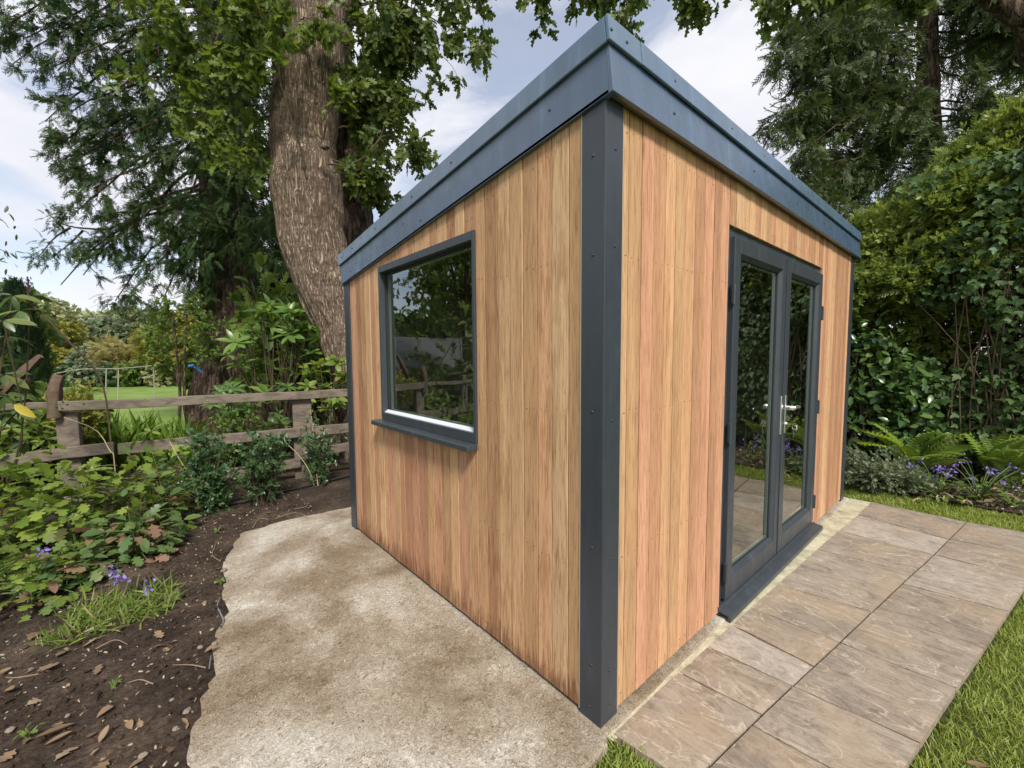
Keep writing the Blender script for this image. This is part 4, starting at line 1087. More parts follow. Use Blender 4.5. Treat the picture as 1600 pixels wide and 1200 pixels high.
# high limbs reaching over the roof, with twigs hanging into view
high = [limb_path(at(520, -250, 5.7), at(860, 10, 4.6), .25, .1, 12), limb_path(at(520, -260, 5.7), at(990, 20, 4.4), .25, .1, 12), limb_path(at(520, -280, 5.7), at(1095, -10, 4.6), .22, .1, 12), limb_path(at(520, -290, 5.7), at(1000, -30, 4.9), .25, .1, 12), limb_path(at(520, -300, 5.7), at(1225, 15, 4.6), .2, .08, 14), limb_path(at(520, -270, 5.7), at(920, -20, 4.6), .2, .08, 14),]
make_crown(oak, high, OAK, G_OAK, 26, .40, .9, 6, .115, .028, upn=.5, name="high_crown", t0=.80)
top_in = [limb_path(at(515, -200, 5.7), at(x_, y_, d_), .1) for x_, y_, d_ in ((700, -60, 5), (350, -120, 5), (250, -80, 5.5), (620, -60, 5.2), (800, -120, 5), (150, -150, 5.5), (450, -250, 5), (900, -200, 5.5))]
make_crown(oak, top_in, OAK, G_OAK, 20, .6, .6, 6, .13, .04, upn=.5, name="top_crown", t0=.4)

# --- second trunk behind it
b2 = at(600, 690, 6.7); b2[2] = -.05
t2 = empty("rough_trunk_tree", b2, "darker rough-barked trunk standing just behind the big leaning tree", "tree")
trunk_obj(t2, "trunk", [b2, at(585, 560, 6.7), at(566, 420, 6.7), at(552, 340, 6.7), at(540, 240, 6.7), at(520, 80, 6.7), at(515, -100, 6.8)], [.42, .36, .31, .29, .27, .24, .2], M_BARK_DARK, 90, 180, .03, .045, 8, 12, folds=((9, 0),))
make_crown(t2, [limb_path(at(545, 250, 6.6), at(612, 130, 6.4), .1), limb_path(at(540, 200, 6.6), at(600, 60, 6.2), .1), limb_path(at(555, 330, 6.6), at(590, 300, 6.4), .1), limb_path(at(535, 120, 6.6), at(580, 250, 6.4), .1)], OAK, G_OAK, 13, .4, .5, 6, .12, .013, t0=.3)

# --- tall dark redwood at the left
rb = at(365, 640, 8.7); rb[2] = -.1
red = empty("redwood_tree", rb, "tall dark conifer with fibrous brown trunk and feathery drooping branches over the lawn", "tree")
rw = at(365, 600, 8.7)
trunk_obj(red, "trunk", [rb, at(365, 590, 8.7), at(362, 520, 8.7), at(360, 420, 8.7), at(352, 300, 8.7), at(346, 150, 8.7), at(342, -20, 8.7), at(338, -250, 8.8)], [.85, .66, .53, .46, .40, .36, .31, .2], M_BARK_DARK, 100, 170, .045, .05, 7, 31)
# buttress roots
for (px, py) in ((300, 618), (330, 625), (410, 622)):
    m = MB(); e_ = at(px, py, 8.3); e_[2] = -.08; m.tube(smooth_path([at(362, 575, 8.5), at((px+362)/2, 600, 8.4), e_], 8), np.linspace(.17, .05, 8), 9); m.build("root", M_BARK_DARK, red, smooth=True)
ends = [(345, -130, 30, -70, 7.6), (345, -70, -30, 15, 7.6), (345, -30, 40, 60, 7.4), (345, 10, 60, 115, 7.7), (345, 40, 70, 190, 7.9), (345, 90, 75, 240, 7.9), (346, 120, 110, 175, 7.2), (346, 140, 100, 290, 8.1), (348, 180, 120, 250, 7.4), (348, 200, 115, 335, 8),
        (350, 230, 150, 300, 7.4), (350, 250, 130, 430, 8.2), (352, 270, 95, 445, 8.0), (352, 290, 175, 380, 7.6), (353, 300, 180, 470, 8.1), (354, 320, 225, 440, 7.7), (355, 335, 250, 478, 8.0), (356, 350, 300, 470, 7.8), (345, -60, 150, 0, 8.6), (345, 0, 160, 90, 8.8), (346, 60, 170, 160, 9),
        (347, 120, 190, 230, 8.9), (349, 200, 210, 320, 8.8), (350, 60, 240, 80, 7.6), (350, 120, 250, 170, 7.5), (350, 180, 260, 260, 7.4), (352, 240, 270, 350, 7.5), (354, 300, 300, 400, 7.6), (345, -140, 100, -120, 8.2), (345, -170, 200, -140, 7.4), (345, -60, -10, 50, 7.0), (345, -90, 60, 10, 7.2), (345, -20, 20, 100, 7.9), (345, -110, -60, -20, 7.3), (345, 30, 90, 110, 7.0), (345, 0, 110, 50, 7.3), (346, 150, 75, 262, 7.6), (347, 170, 110, 215, 8.3), (352, 300, 130, 410, 7.9)]
make_crown(red, [limb_path(at(a, b, 8.6), at(c, d, e), .10, .10, 10) for a, b, c, d, e in ends], NEEDLE, G_REDWOOD, 17, .62, .75, 12, .205, .035, upn=.9, wood=M_BARK_DARK, t0=.25, jitter=.045, spread=1.0, tip=.42)
inner_e = [(350, y0_, 350+dx, y0_+80, 7.3) for y0_ in (-100, -20, 50, 120, 190, 260, 320) for dx in (-30, 25, 60, 85)]
make_crown(red, [limb_path(at(a, b, 8.2), at(c, d, e), .10, .10, 7) for a, b, c, d, e in inner_e], NEEDLE, G_REDWOOD, 12, .55, .9, 10, .22, .02, upn=.9, name="inner_crown", wood=M_BARK_DARK, t0=.3, tip=.2)
# bare sprig at the far left of the crown
make_crown(red, [smooth_path([at(165, 359, 7.9), at(115, 355, 7.9), at(88, 345, 7.9), at(70, 328, 7.9)], 8), smooth_path([at(110, 356, 7.9), at(85, 372, 7.9), at(60, 402, 7.9)], 8), smooth_path([at(130, 360, 7.9), at(110, 380, 7.9), at(90, 395, 7.9)], 7)], NEEDLE, G_REDWOOD, 9, .28, .5, 6, .16, .02, upn=.9, name="side_spray", wood=M_BARK_DARK, t0=.3)

# --- cedar behind the hedge at the right
cb = at(1452, 640, 8.6); cb[2] = -.1
ced = empty("cedar_tree", cb, "tall conifer with hanging olive sprays and a bare grey trunk behind the hedge", "tree")
trunk_obj(ced, "trunk", [cb, at(1452, 450, 8.6), at(1451, 250, 8.6), at(1450, 100, 8.6), at(1448, -60, 8.6), at(1446, -300, 8.6)], [.25, .22, .19, .165, .145, .10], M_BARK_DARK, 60, 90, .012, .02, 10, 51)
cends = [(1450, y0_, 1450+RNG.uniform(-70, 70), y0_+60, RNG.uniform(7.3, 7.9)) for y0_ in np.linspace(120, 290, 5)]
for k in range(84):
    y0_ = -260+7.0*k+RNG.uniform(-20, 20); sd = RNG.choice([-1, -1, -1, 1, 1])
    reach = np.interp(y0_, [-260, 0, 150, 330], [150, 215, 245, 225])*RNG.uniform(.65, 1.05) if sd < 0 else RNG.uniform(110, 230)
    cends.append((1450, y0_, 1450+sd*reach, y0_+RNG.uniform(10, 60), RNG.uniform(7.2, 9.2)))
make_crown(ced, [limb_path(at(a, b, 8.6), at(c, d, e), .06, .10, 9) for a, b, c, d, e in cends], NEEDLE_B, G_CEDAR, 21, .62, 1.5, 10, .24, .022, upn=.3, wood=M_BARK_DARK, t0=.15, jitter=.07, tip=.2)

# --- oak outside the frame on the right, one limb crossing the top corner
ob = np.array([5.2, -3.6, -.1])
ork = empty("overhanging_oak", ob, "dark mossy limb of an oak crossing the top right corner of the view", "tree")
trunk_obj(ork, "trunk", [ob, ob+[0, 0, 2.5], ob+[-.1, .1, 4.6], ob+[0, .2, 7]], [.40, .32, .27, .18], M_BARK_DARK, 40, 60, .02, .03, 8, 71)
lb = smooth_path([ob+[-.1, .1, 4.4], at(1680, 110, 4.9), at(1600, 33, 5.0), at(1535, -12, 5.1), at(1470, -60, 5.2), at(1380, -110, 5.3)], 24)
m = MB(); m.tube(lb, np.interp(np.arange(24), [0, 6, 12, 23], [.17, .12, .10, .05]), 14); m.build("limb", M_BARK_DARK, ork, smooth=True)
orl = [limb_path(lb[12], at(1560, -50, 4.8), .1), limb_path(lb[16], at(1420, -10, 5.0), .1), limb_path(lb[20], at(1240, 5, 4.9), .1, .1), limb_path(lb[22], at(1205, -20, 4.9), .1, .1), limb_path(lb[18], at(1330, -30, 5), .1, .1), limb_path(lb[22], at(1290, -50, 5), .1, .1)]
make_crown(ork, orl, OAK, G_OAK, 16, .38, .8, 6, .115, .02, upn=.5, t0=.45)

# --- trees outside the frame on the left: seen mirrored in the window, one twig reaches in
def simple_tree(name, label, base, h, r, mat, leaf, scale, n, kind_bark=M_BARK_DARK, ctr=.62, squash=1.0, group=None, lobes=9, trunk_r=None, droop=0.0, fill=.55):
    base = np.asarray(base, float)
    t = empty(name, base, label, "tree", group)
    tr = trunk_r or max(.05, h*.022)
    m = MB(); m.tube(smooth_path([base, base+[RNG.normal()*.02*h, RNG.normal()*.02*h, h*.4], base+[RNG.normal()*.03*h, RNG.normal()*.03*h, h*.85]], 8), np.linspace(tr, tr*.3, 8), 8)
    pos = []; nr = []
    cz = base[2]+h*ctr
    for k in range(lobes):
        d = rand_dirs(1)[0]; c = base+[d[0]*r*.62, d[1]*r*.62, 0]; c[2] = cz+d[2]*(h*(1-ctr))*.62*squash
        lr = r*RNG.uniform(.38, .60)
        m.tube([base+[0, 0, h*.35], c], [tr*.35, tr*.1], 5, False)
        k_ = n//lobes; v = rand_dirs(k_, .25); rad = lr*(fill+(1-fill)*RNG.random(k_))**.6
        q = c+v*rad[:, None]*np.array([1, 1, .8*squash]); pos.append(q); nr.append(v)
    m.build("trunk", kind_bark, t)
    p = np.vstack(pos); v = np.vstack(nr)
    f = v*.6+rand_dirs(len(p))*.8+np.array([0, 0, -droop]); f /= np.linalg.norm(f, axis=1)[:, None]
    scatter("crown", leaf, p, basis(f, rand_dirs(len(p), .9)+v*.6), RNG.uniform(scale*.7, scale*1.25, len(p)), mat, t, 'stuff')
    return t
left_tree = simple_tree("beech_tree", "broad-leaved tree at the left edge with only one dark twig in view", (-5.2, 8.4, -.1), 5.6, 1.0, G_MID, OVSPRIG, .17, 600, lobes=10)
make_crown(left_tree, [smooth_path([(-5.2, 8.4, 2.9), at(-380, 300, 4.5), at(-200, 310, 4.4), at(-90, 300, 4.2), at(-30, 318, 4.1), at(2, 345, 4.1)], 10), smooth_path([at(-40, 315, 4.1), at(-10, 380, 4.1), at(12, 395, 4.1)], 8)], OVATE_THIN, G_OAK, 5, .10, 1.1, 3, .075, .008, t0=.8, name="twig_leaves")
for k, (x_, y_, h_, r_, mt) in enumerate(((-6.8, 12.5, 5.6, 2.0, G_MID), (-9.0, 16.0, 9.0, 2.2, G_FARHAZE), (-10.5, 13.5, 7.0, 2.3, G_OAK))):
    simple_tree("garden_tree", ["green tree tree behind the outbuilding, seen only mirrored in the window", "pale tree far behind the outbuilding, seen only mirrored in the window", "wide dark tree left of the outbuilding, seen only mirrored in the window"][k], (x_, y_, -.1), h_, r_, mt, OVSPRIG, .22, 700, lobes=11)

for k, (x_, y_, h_, r_) in enumerate(((-10.5, 19, 4.2, 3.6), (-15, 17, 4.6, 3.8), (-7.5, 22, 4.4, 3.4))):  # unseen shrubs, added to darken the lower part of the window's reflection
    simple_tree("garden_shrub", ["broad dark shrub far behind the outbuilding, seen only mirrored in the window", "broad dark shrub farthest to the left of the outbuilding, seen only mirrored in the window", "broad dark shrub nearest the lawn, seen only mirrored in the window"][k], (x_, y_, -.1), h_, r_, G_OAK, OVSPRIG, .5, 1100, ctr=.42, squash=.9, lobes=10)

# --- background trees and shrubs over the lawn
def bg(name, label, px, top, base_py, depth, wpx, mat, leaf=OVSPRIG, n=900, scale=None, ctr=.55, squash=1.0, lobes=9, group=None, cat=None, fill=.5, droop=0):
    b = at(px, base_py, depth); tz = at(px, top, depth)[2]; b[2] = min(b[2], .0) if b[2] > -.1 else b[2]
    b[2] = max(b[2], -.1) if depth < 60 else -.1
    b[2] = -.1
    h = tz-b[2]; r = wpx*depth/F_PX/2
    t = simple_tree(name, label, b, h, r, mat, leaf, scale or depth*.012, n, ctr=ctr, squash=squash, lobes=lobes, group=group, fill=fill, droop=droop)
    if cat: t['category'] = cat
    return t
far_trees = "trees along the far side of the lawn"
for px, top, d, w, mt, lab in ((-15, 436, 34, 120, G_GREYLEAF, "greyish tree at the far left with a thin open crown"), (62, 452, 46, 85, G_FARHAZE, "pale far tree just right of the dark conical conifer"), (120, 472, 50, 105, G_FARHAZE, "broad olive far tree with the widest rounded crown beyond the lawn"),
                              (176, 492, 48, 70, G_GREYLEAF, "grey-green far tree between the olive rounded trees beyond the lawn"), (215, 480, 52, 90, G_FARHAZE, "far tree directly under the lowest conifer branches"), (262, 474, 50, 80, G_GREYLEAF, "far grey-green tree behind the golden conifer"), (312, 478, 47, 70, G_FARHAZE, "far tree showing left of the dark conifer trunk"),
                              (30, 470, 30, 90, G_MID, "mid green tree behind the dark conical conifer")):
    bg("far_tree", lab, px, top, 590, d, w, mt, n=1500, lobes=14, group=far_trees, scale=d*.009, fill=.6)
bg("golden_shrub", "rounded yellow-green shrub behind the fence post", 106, 498, 600, 25, 62, G_GOLD, n=1300, cat="shrub", scale=.22, ctr=.5, lobes=12)
bg("feathery_shrub", "pale gold feathery shrub in the middle of the far border", 202, 521, 600, 24, 72, G_PALEGOLD, leaf=NEEDLE, n=1300, cat="shrub", scale=.5, ctr=.45, lobes=12)
bg("grey_shrub", "low grey-green shrub left of the feathery gold shrub", 150, 540, 600, 24.5, 58, G_GREYLEAF, n=900, cat="shrub", scale=.22, ctr=.45)
bg("golden_conifer", "small pointed golden conifer behind the young tree", 236, 497, 600, 23, 30, G_GOLD, leaf=NEEDLE, n=900, cat="conifer", scale=.42, ctr=.5, lobes=10)
bg("golden_tree", "yellow-green tree left of the dark conifer trunk", 280, 484, 600, 21, 72, G_GOLD, n=1500, scale=.20, lobes=12)
bg("green_shrub", "mid green shrub in front of the dark conifer trunk", 316, 530, 610, 10.5, 40, G_MID, n=900, scale=.13, cat="shrub", ctr=.5)
for px, top, w, lab, mt in ((118, 566, 40, "low clipped hedge at the lawn's left end", G_SMALL), (150, 568, 52, "low dark shrub behind the white stake", G_GREYLEAF), (187, 566, 46, "low dark green shrub right of the stakes", G_SMALL), (222, 562, 50, "low green shrub in the middle of the lawn edge", G_MID), (258, 568, 44, "low brown-green shrub at the lawn's right end", G_FARHAZE)):
    bg("border_shrub", lab, px, top, 600, 21.5, w, mt, n=700, scale=.17, cat="shrub", ctr=.4, group="low shrubs along the far lawn edge")
# young tree with the blue ribbon
yt = at(284, 690, 7.2); yt[2] = -.1
young = empty("young_tree", yt, "slender young tree with fine bright leaves and a blue ribbon, beyond the fence", "tree")
m = MB()
for dx in (-3, 4): m.tube(smooth_path([yt+[dx*.01, 0, 0], at(284+dx, 600, 7.2), at(281+dx*2, 540, 7.2), at(280+dx*3, 490, 7.2)], 9), np.linspace(.028, .010, 9), 7)
m.build("stem", M_BARK_DARK, young)
make_crown(young, [limb_path(at(284, y_, 7.2), at(284+dx, y_-22, 7.2+dz), .05) for y_, dx, dz in ((585, -36, .3), (570, 34, -.2), (560, -44, -.2), (548, 48, .2), (535, -40, .2), (525, 40, -.2), (512, -25, .1), (510, 25, .2), (500, 8, 0))], SMALLSPRIG, G_MID, 8, .34, .3, 5, .075, .007, upn=1, t0=.3)
rp = at(303, 572, 7.0)
rib = MB()
for k, (dx, dz, a) in enumerate(((-.10, .02, .25), (.0, .0, -.3), (.045, -.03, -.9))):
    rib.obox(rp+np.array([dx*.75, -dx*.65, dz]), np.array([.075, -.065, a*.06]), np.array([.002, .003, 0]), np.array([0, .01, -.032]))
tag(rib.build("ribbon", M_RIBBON), "bright blue ribbon tied to the slender young tree", "ribbon")

# dark conical conifer at the left
cb2 = at(46, 700, 6.2); cb2[2] = -.1
cone = empty("conical_conifer", cb2, "narrow dark green conical conifer behind the fence at the left", "conifer")
m = MB(); m.tube([cb2, at(46, 455, 6.2)], [.06, .015], 7); m.build("trunk", M_BARK_DARK, cone)
n_ = 2600; tt = RNG.random(n_)**.8; ang = RNG.uniform(0, 2*math.pi, n_); ht = at(46, 452, 6.2)[2]-cb2[2]
rr = (np.interp(tt, [0, .15, .6, .9, 1], [.24, .31, .27, .12, .01]))*np.sqrt(.45+.55*RNG.random(n_))
pp = np.stack([cb2[0]+rr*np.cos(ang), cb2[1]+rr*np.sin(ang), cb2[2]+tt*ht], -1)
ff_ = np.stack([np.cos(ang)*.5, np.sin(ang)*.5, np.full(n_, .9)], -1)+RNG.normal(size=(n_, 3))*.25
scatter("crown", NEEDLE, pp, basis(ff_, np.stack([np.cos(ang), np.sin(ang), np.full(n_, .2)], -1)), RNG.uniform(.10, .17, n_), G_DARKCONE, cone, 'stuff')

# ================================================================== FENCE
FA, FB = at(105, 760, 3.85), at(545, 700, 4.85)
fd = (FB-FA)[:2]; fd = np.array([fd[0], fd[1], 0])/np.linalg.norm(fd); fn = np.array([fd[1], -fd[0], 0])
if np.dot(fn, CAM-FA) < 0: fn = -fn           # towards the camera
def fp(px, py, off=0.0):
    v = FWD+RIGHT*(px-800)/F_PX-UP*(py-600)/F_PX; o_ = FA+fn*off
    return CAM+v*(np.dot(o_-CAM, fn)/np.dot(v, fn))
FG = FA.copy(); FG[2] = 0
fence = empty("wooden_fence", FG, "weathered brown post and rail fence along the back of the soil bed", "fence")
def rail(pts, h, t=.035, seed=0):
    """a sawn rail through the points, slightly uneven"""
    P_ = smooth_path(pts, 26); V = []
    for k, p in enumerate(P_):
        j = lambda s: .006*mnoise.noise(Vector((k*.35, s, seed)))
        for (o_, z) in ((0, -h/2), (t, -h/2), (t, h/2), (0, h/2)): V.append(p+fn*(o_+j(o_*50+z*9))+np.array([0, 0, z+j(z*30+3)]))
    Q = [(4*i+a, 4*i+(a+1) % 4, 4*i+4+(a+1) % 4, 4*i+4+a) for i in range(25) for a in range(4)]
    m = MB(); m.add(np.array(V), Q, polys=[[3, 2, 1, 0], [100, 101, 102, 103]]); return m.build("rail", M_OLDWOOD, fence, bevel=.006)
rail([fp(93, 634, .03), fp(200, 631, .03), fp(330, 624, .03), fp(450, 618, .03), fp(552, 613, .03), fp(640, 608, .03)], .088, seed=1)
rail([fp(-420, 742, .03), fp(-120, 729, .03), fp(0, 720, .03), fp(95, 708, .03), fp(180, 699, .03)], .105, seed=2)
rail([fp(186, 701, .035), fp(300, 690, .035), fp(400, 681, .035), fp(470, 675, .035)], .105, seed=3)
rail([fp(440, 678, .0), fp(545, 668, .0), fp(660, 660, .0)], .108, seed=4)
rail([fp(150, 768, .03), fp(250, 757, .03), fp(300, 748, .03), fp(400, 733, .03), fp(470, 722, .03)], .10, seed=5)
rail([fp(470, 712, .035), fp(545, 697, .035), fp(650, 684, .035)], .098, seed=6)
rail([fp(-420, 648, .03), fp(-120, 644, .03), fp(40, 634, .03), fp(90, 633, .0)], .055, .03, seed=7)
def post(px0, px1, py_top, gnarl=False):
    a, b_ = fp(px0, py_top), fp(px1, py_top); w = np.linalg.norm((b_-a)[:2]); o_ = a.copy(); o_[2] = -.2
    m = MB(); m.obox(o_-fn*.075, fd*w, fn*.075, np.array([0, 0, a[2]+.2])); return m.build("post", M_OLDWOOD, fence, bevel=.008)
post(85, 121, 645); post(456, 486, 622); post(-190, -150, 625); post(-420, -385, 630)
# twisted remnant of an old stem fixed to the post
trunk_obj(fence, "gnarled_stub", [fp(86, 652, .02), fp(85, 630, .03), fp(86, 612, .03), fp(88, 598, .03), fp(91, 588, .025), fp(92, 585, .025)], [.038, .036, .035, .030, .022, .006], M_DRIFT, 22, 40, .012, .014, 26, 5)
nl = MB()
for px, py in ((98, 628), (105, 632), (97, 638), (131, 631), (88, 636)): nl.disc(fp(px, py, .068), fn, .0075, .002, 8)
nl.build("bolt_hole", M_BLACK, fence)
# broken timber leaning in the conifer
tl = empty("broken_timber", at(20, 640, 4.6)*np.array([1, 1, 0]), "red-brown broken forked timber leaning diagonally behind the fence at the left", "timber")
def plank(name, p0, p1, w, t):
    p0, p1 = np.asarray(p0, float), np.asarray(p1, float); d = p1-p0; sd = np.cross(d, -FWD); sd /= np.linalg.norm(sd); dp = np.cross(sd, d); dp /= np.linalg.norm(dp)
    V = []
    for k, q in enumerate(np.linspace(0, 1, 9)):
        c = p0+d*q; wk = w*(1+.25*mnoise.noise(Vector((k*.9, w*90, 1))))*(1 if k < 8 else .55); c = c+sd*.006*mnoise.noise(Vector((k*.7, 3, w*50)))
        V += [c-sd*wk/2-dp*t/2, c+sd*wk/2-dp*t/2, c+sd*wk/2+dp*t/2, c-sd*wk/2+dp*t/2]
    m = MB(); m.add(np.array(V), [(4*i+a_, 4*i+(a_+1) % 4, 4*i+4+(a_+1) % 4, 4*i+4+a_) for i in range(8) for a_ in range(4)], polys=[[3, 2, 1, 0], [32, 33, 34, 35]])
    return m.build(name, M_DRIFT, tl, bevel=.004)
plank("beam", at(-40, 652, 4.6), at(64, 556, 4.6), .085, .04)
plank("prop", at(44, 700, 4.63), at(42, 578, 4.63), .05, .03)

# stake-and-rail fence on the far lawn
sb = at(168, 625, 12.0); sb[2] = -.1
sf = empty("stake_fence", sb, "thin rail on pale stakes standing out on the lawn", "fence")
for pts, r in (([at(85, 584, 11.5), at(127, 577, 12), at(185, 576, 12.2), at(242, 571, 12.6)], .015),): 
    m = MB(); m.tube(smooth_path(pts, 12), [r]*12, 6); m.build("rail", flat_mat("silvered_wood", (.26, .24, .20), .8), sf)
M_STAKE = flat_mat("pale_stake", (.34, .29, .23), .8)
for (x0, y0_, x1, y1_) in ((166, 577, 165, 640), (185, 577, 184, 640), (240, 571, 241, 630)):
    e_ = at(x1, y1_, 12.0); e_[2] = -.1; m = MB(); m.tube([at(x0, y0_, 12.0), e_], [.013, .015], 7); m.build("stake", M_STAKE, sf)

# dark outbuilding outside the frame on the left (mirrored in the window)
hb = empty("outbuilding", (-6.3, 11.4, -.1), "low dark outbuilding with grey pitched roof, seen only mirrored in the window", "building")
m = MB(); m.box((-8.3, 10.2, -.1), (-4.3, 12.6, 1.0)); m.build("wall", M_DARKBOARD, hb)
m = MB(); m.prism([(-8.6, 9.95, .98), (-8.6, 11.4, 1.95), (-8.6, 12.85, .98)], (4.6, 0, 0)); m.build("roof", M_SLATE, hb)
m = MB(); frame_ring(m, 'y', -6.2, -5.2, .25, .85, .05, 10.16, 10.2); m.box((-5.72, 10.165, .3), (-5.68, 10.2, .8)); m.build("window_frame", M_WHITEWOOD, hb)

# ================================================================== PLANTS
def leaf_mesh(name, tmpl, mat):
    me = mesh_np(name, tmpl[0], tmpl[1], smooth=True); me.materials.append(mat); return me
LM = [leaf_mesh("leaf", t, G_LOBED) for t in (LOBED, LOBED2, lobed(.05))]
LMR = [leaf_mesh("leaf", t, G_LOBED_RED) for t in (LOBED, LOBED2, OVATE_WIDE)]
LBIG = [leaf_mesh("leaf", t, G_BIG) for t in (ovate(.34, .22, .12), ovate(.30, .35, .10), ovate(.36, .1, .14))]
LSAP = [leaf_mesh("leaf", t, G_SAPLING) for t in (ovate(.36, .30, .10), ovate(.32, .5, .08), ovate(.38, .15, .10))]
LLAU = [leaf_mesh("leaf", t, G_LAUREL) for t in (ovate(.46, .15, .10), ovate(.42, .3, .08), ovate(.5, .1, .12))]

def mound(name, label, cat, base, rx, h, n, meshes, size, group=None, stems=9, stem_mat=M_STEM_GREEN, inner=.35, flat=.5, lean=(0, 0), skew=0.0):
    """a leafy mound; every leaf an object of its own on its stem"""
    base = np.asarray(base, float); t = empty(name, base, label, cat, group)
    v = rand_dirs(n, .35); v[:, 2] = np.abs(v[:, 2])
    rad = 1-inner*RNG.random(n)**1.3
    wob = np.array([1+.28*mnoise.noise(Vector((a*1.7, b*1.7, c*1.7+rx*40))) for a, b, c in v])
    p = base+v*(rad*wob)[:, None]*np.array([rx, rx, h]); p[:, 0] += lean[0]*v[:, 2]; p[:, 1] += lean[1]*v[:, 2]
    p[:, 2] = np.maximum(p[:, 2], base[2]+.03)
    f = v*np.array([1, 1, flat*.6])+RNG.normal(size=(n, 3))*.35+np.array([0, 0, -.12]); f /= np.linalg.norm(f, axis=1)[:, None]
    nn = v*.5+np.array([0, 0, 1.0])+RNG.normal(size=(n, 3))*.32
    leaf_objects("leaf", meshes, p, basis(f, nn), RNG.uniform(size*.65, size*1.2, n), t)
    m = MB()
    for k in RNG.choice(n, min(n, stems*3), replace=False):
        q = p[k]; m.tube(smooth_path([base+RNG.normal(size=3)*[rx*.12, rx*.12, 0], base*.5+q*.5+[0, 0, h*.12], q], 6), np.linspace(.006, .002, 6), 4, False)
    m.build("stems", stem_mat, t); return t

Gd = lambda px, py, z=0.0: np.array([*at_ground(px, py, z)[:2], z])
LB = "lobed leaved plants in the left border"
mound("lobed_shrub", "bright green lobed-leaf plant filling the left edge below the fence", "shrub", Gd(30, 872), .40, .68, 270, LM, .108, LB)
mound("lobed_shrub", "bright lobed-leaf plant just below the thick fence post", "shrub", Gd(120, 858), .36, .66, 240, LM, .108, LB)
mound("lobed_shrub", "lobed-leaf plant with some reddened leaves beside the first dark bush", "shrub", Gd(222, 832), .30, .62, 190, LM+LM+LMR, .102, LB)
mound("lobed_shrub", "tall yellow-green lobed-leaf plant reaching up to the middle rail", "shrub", Gd(258, 800), .28, .62, 150, LM, .105, LB)
mound("red_tinged_shrub", "low plant with reddish tinted leaves at the front of the left border", "shrub", Gd(210, 872), .24, .36, 150, LMR, .10)
mound("low_leafy_plant", "low dark leafy plant under the lobed shrubs at the left edge", "plant", Gd(50, 930), .30, .28, 190, LM+LM+LMR, .085, inner=.5)
mound("low_leafy_plant", "low leafy plant between the left border and the grassy tuft", "plant", Gd(122, 905), .22, .22, 110, LMR, .075, inner=.5)
mound("lobed_shrub", "lobed-leaf plant behind the others at the left edge of the frame", "shrub", Gd(-60, 815), .45, .66, 150, LM, .108, LB)

def twiggy_bush(name, label, base, rx, h, n, mat, leaf, size, cat="shrub", group=None, stems=14, bottom=.12):
    base = np.asarray(base, float); t = empty(name, base, label, cat, group)
    m = MB(); pos = []; fw = []
    for k in range(stems):
        a = RNG.uniform(0, 2*math.pi); r_ = rx*math.sqrt(RNG.random()); top = base+[r_*math.cos(a), r_*math.sin(a), h*RNG.uniform(.65, 1.05)]
        pts = smooth_path([base+RNG.normal(size=3)*[.02, .02, 0], base*.55+top*.45+RNG.normal(size=3)*[.03, .03, 0]+[0, 0, h*.02], top], 9); m.tube(pts, np.linspace(.007, .002, 9), 5, False)
        k_ = n//stems
        u = bottom+(1-bottom)*RNG.random(k_); i = np.minimum((u*8).astype(int), 7); w = pts[i]+(pts[i+1]-pts[i])*(u*8-i)[:, None]
        d = rand_dirs(k_, .5); pos.append(w+d*RNG.uniform(.02, .10, (k_, 1))*rx/.3); fw.append(d)
    m.build("stems", M_TWIG, t); p = np.vstack(pos); f = np.vstack(fw)
    scatter("foliage", leaf, p, basis(f, rand_dirs(len(p), 1.0)), RNG.uniform(size*.7, size*1.2, len(p)), mat, t, 'stuff'); return t
SB = "small dark leaved bushes in front of the fence"
twiggy_bush("small_bush", "dark small-leaved bush nearest the lobed plants", Gd(333, 800), .235, .70, 240, G_SMALL, SMALLSPRIG, .05, group=SB)
twiggy_bush("small_bush", "dark small-leaved bush in the middle of the three", Gd(410, 788), .20, .70, 200, G_SMALL, SMALLSPRIG, .05, group=SB)
twiggy_bush("small_bush", "thin open bush nearest the garden room corner", Gd(503, 757), .19, .62, 130, G_SMALL, SMALLSPRIG, .045, group=SB, stems=10)
twiggy_bush("wiry_bush", "mid green bush growing through the middle rail", at(372, 700, 4.65)*np.array([1, 1, 0]), .30, .74, 230, G_MID, SMALLSPRIG, .055)

# rhododendron-like shrub between the two tall trunks, beyond the fence
def whorl_shrub(name, label, base, whorls, meshes, size, cat="shrub", per=9, stem=M_TWIG, tilt=.25, sr=.013):
    base = np.asarray(base, float); t = empty(name, base, label, cat); m = MB(); pos = []; R = []; 
    for w in whorls:
        w = np.asarray(w, float); m.tube(smooth_path([base+RNG.normal(size=3)*[.05, .05, 0], base*.5+w*.5+RNG.normal(size=3)*.06, w], 7), np.linspace(sr, .004, 7), 5, False)
        ax = np.array([RNG.normal()*.4, RNG.normal()*.4-.15, 1.0]); ax /= np.linalg.norm(ax); a0 = RNG.random()*6.28
        e1 = np.cross(ax, [1, .2, 0]); e1 /= np.linalg.norm(e1); e2 = np.cross(ax, e1)
        f = []
        for q in range(per):
            a = a0+q*2.4; el = RNG.uniform(tilt-.35, tilt+.5); f.append((e1*math.cos(a)+e2*math.sin(a))*math.cos(el)+ax*math.sin(el))
        f = np.array(f); pos.append(np.repeat(w[None], per, 0)+f*.01); R.append(basis(f, np.repeat(ax[None], per, 0)+RNG.normal(size=(per, 3))*.15))
    m.build("stems", stem, t); p = np.vstack(pos); R = np.vstack(R)
    leaf_objects("leaf", meshes, p, R, RNG.uniform(size*.7, size*1.15, len(p)), t); return t
wh = []
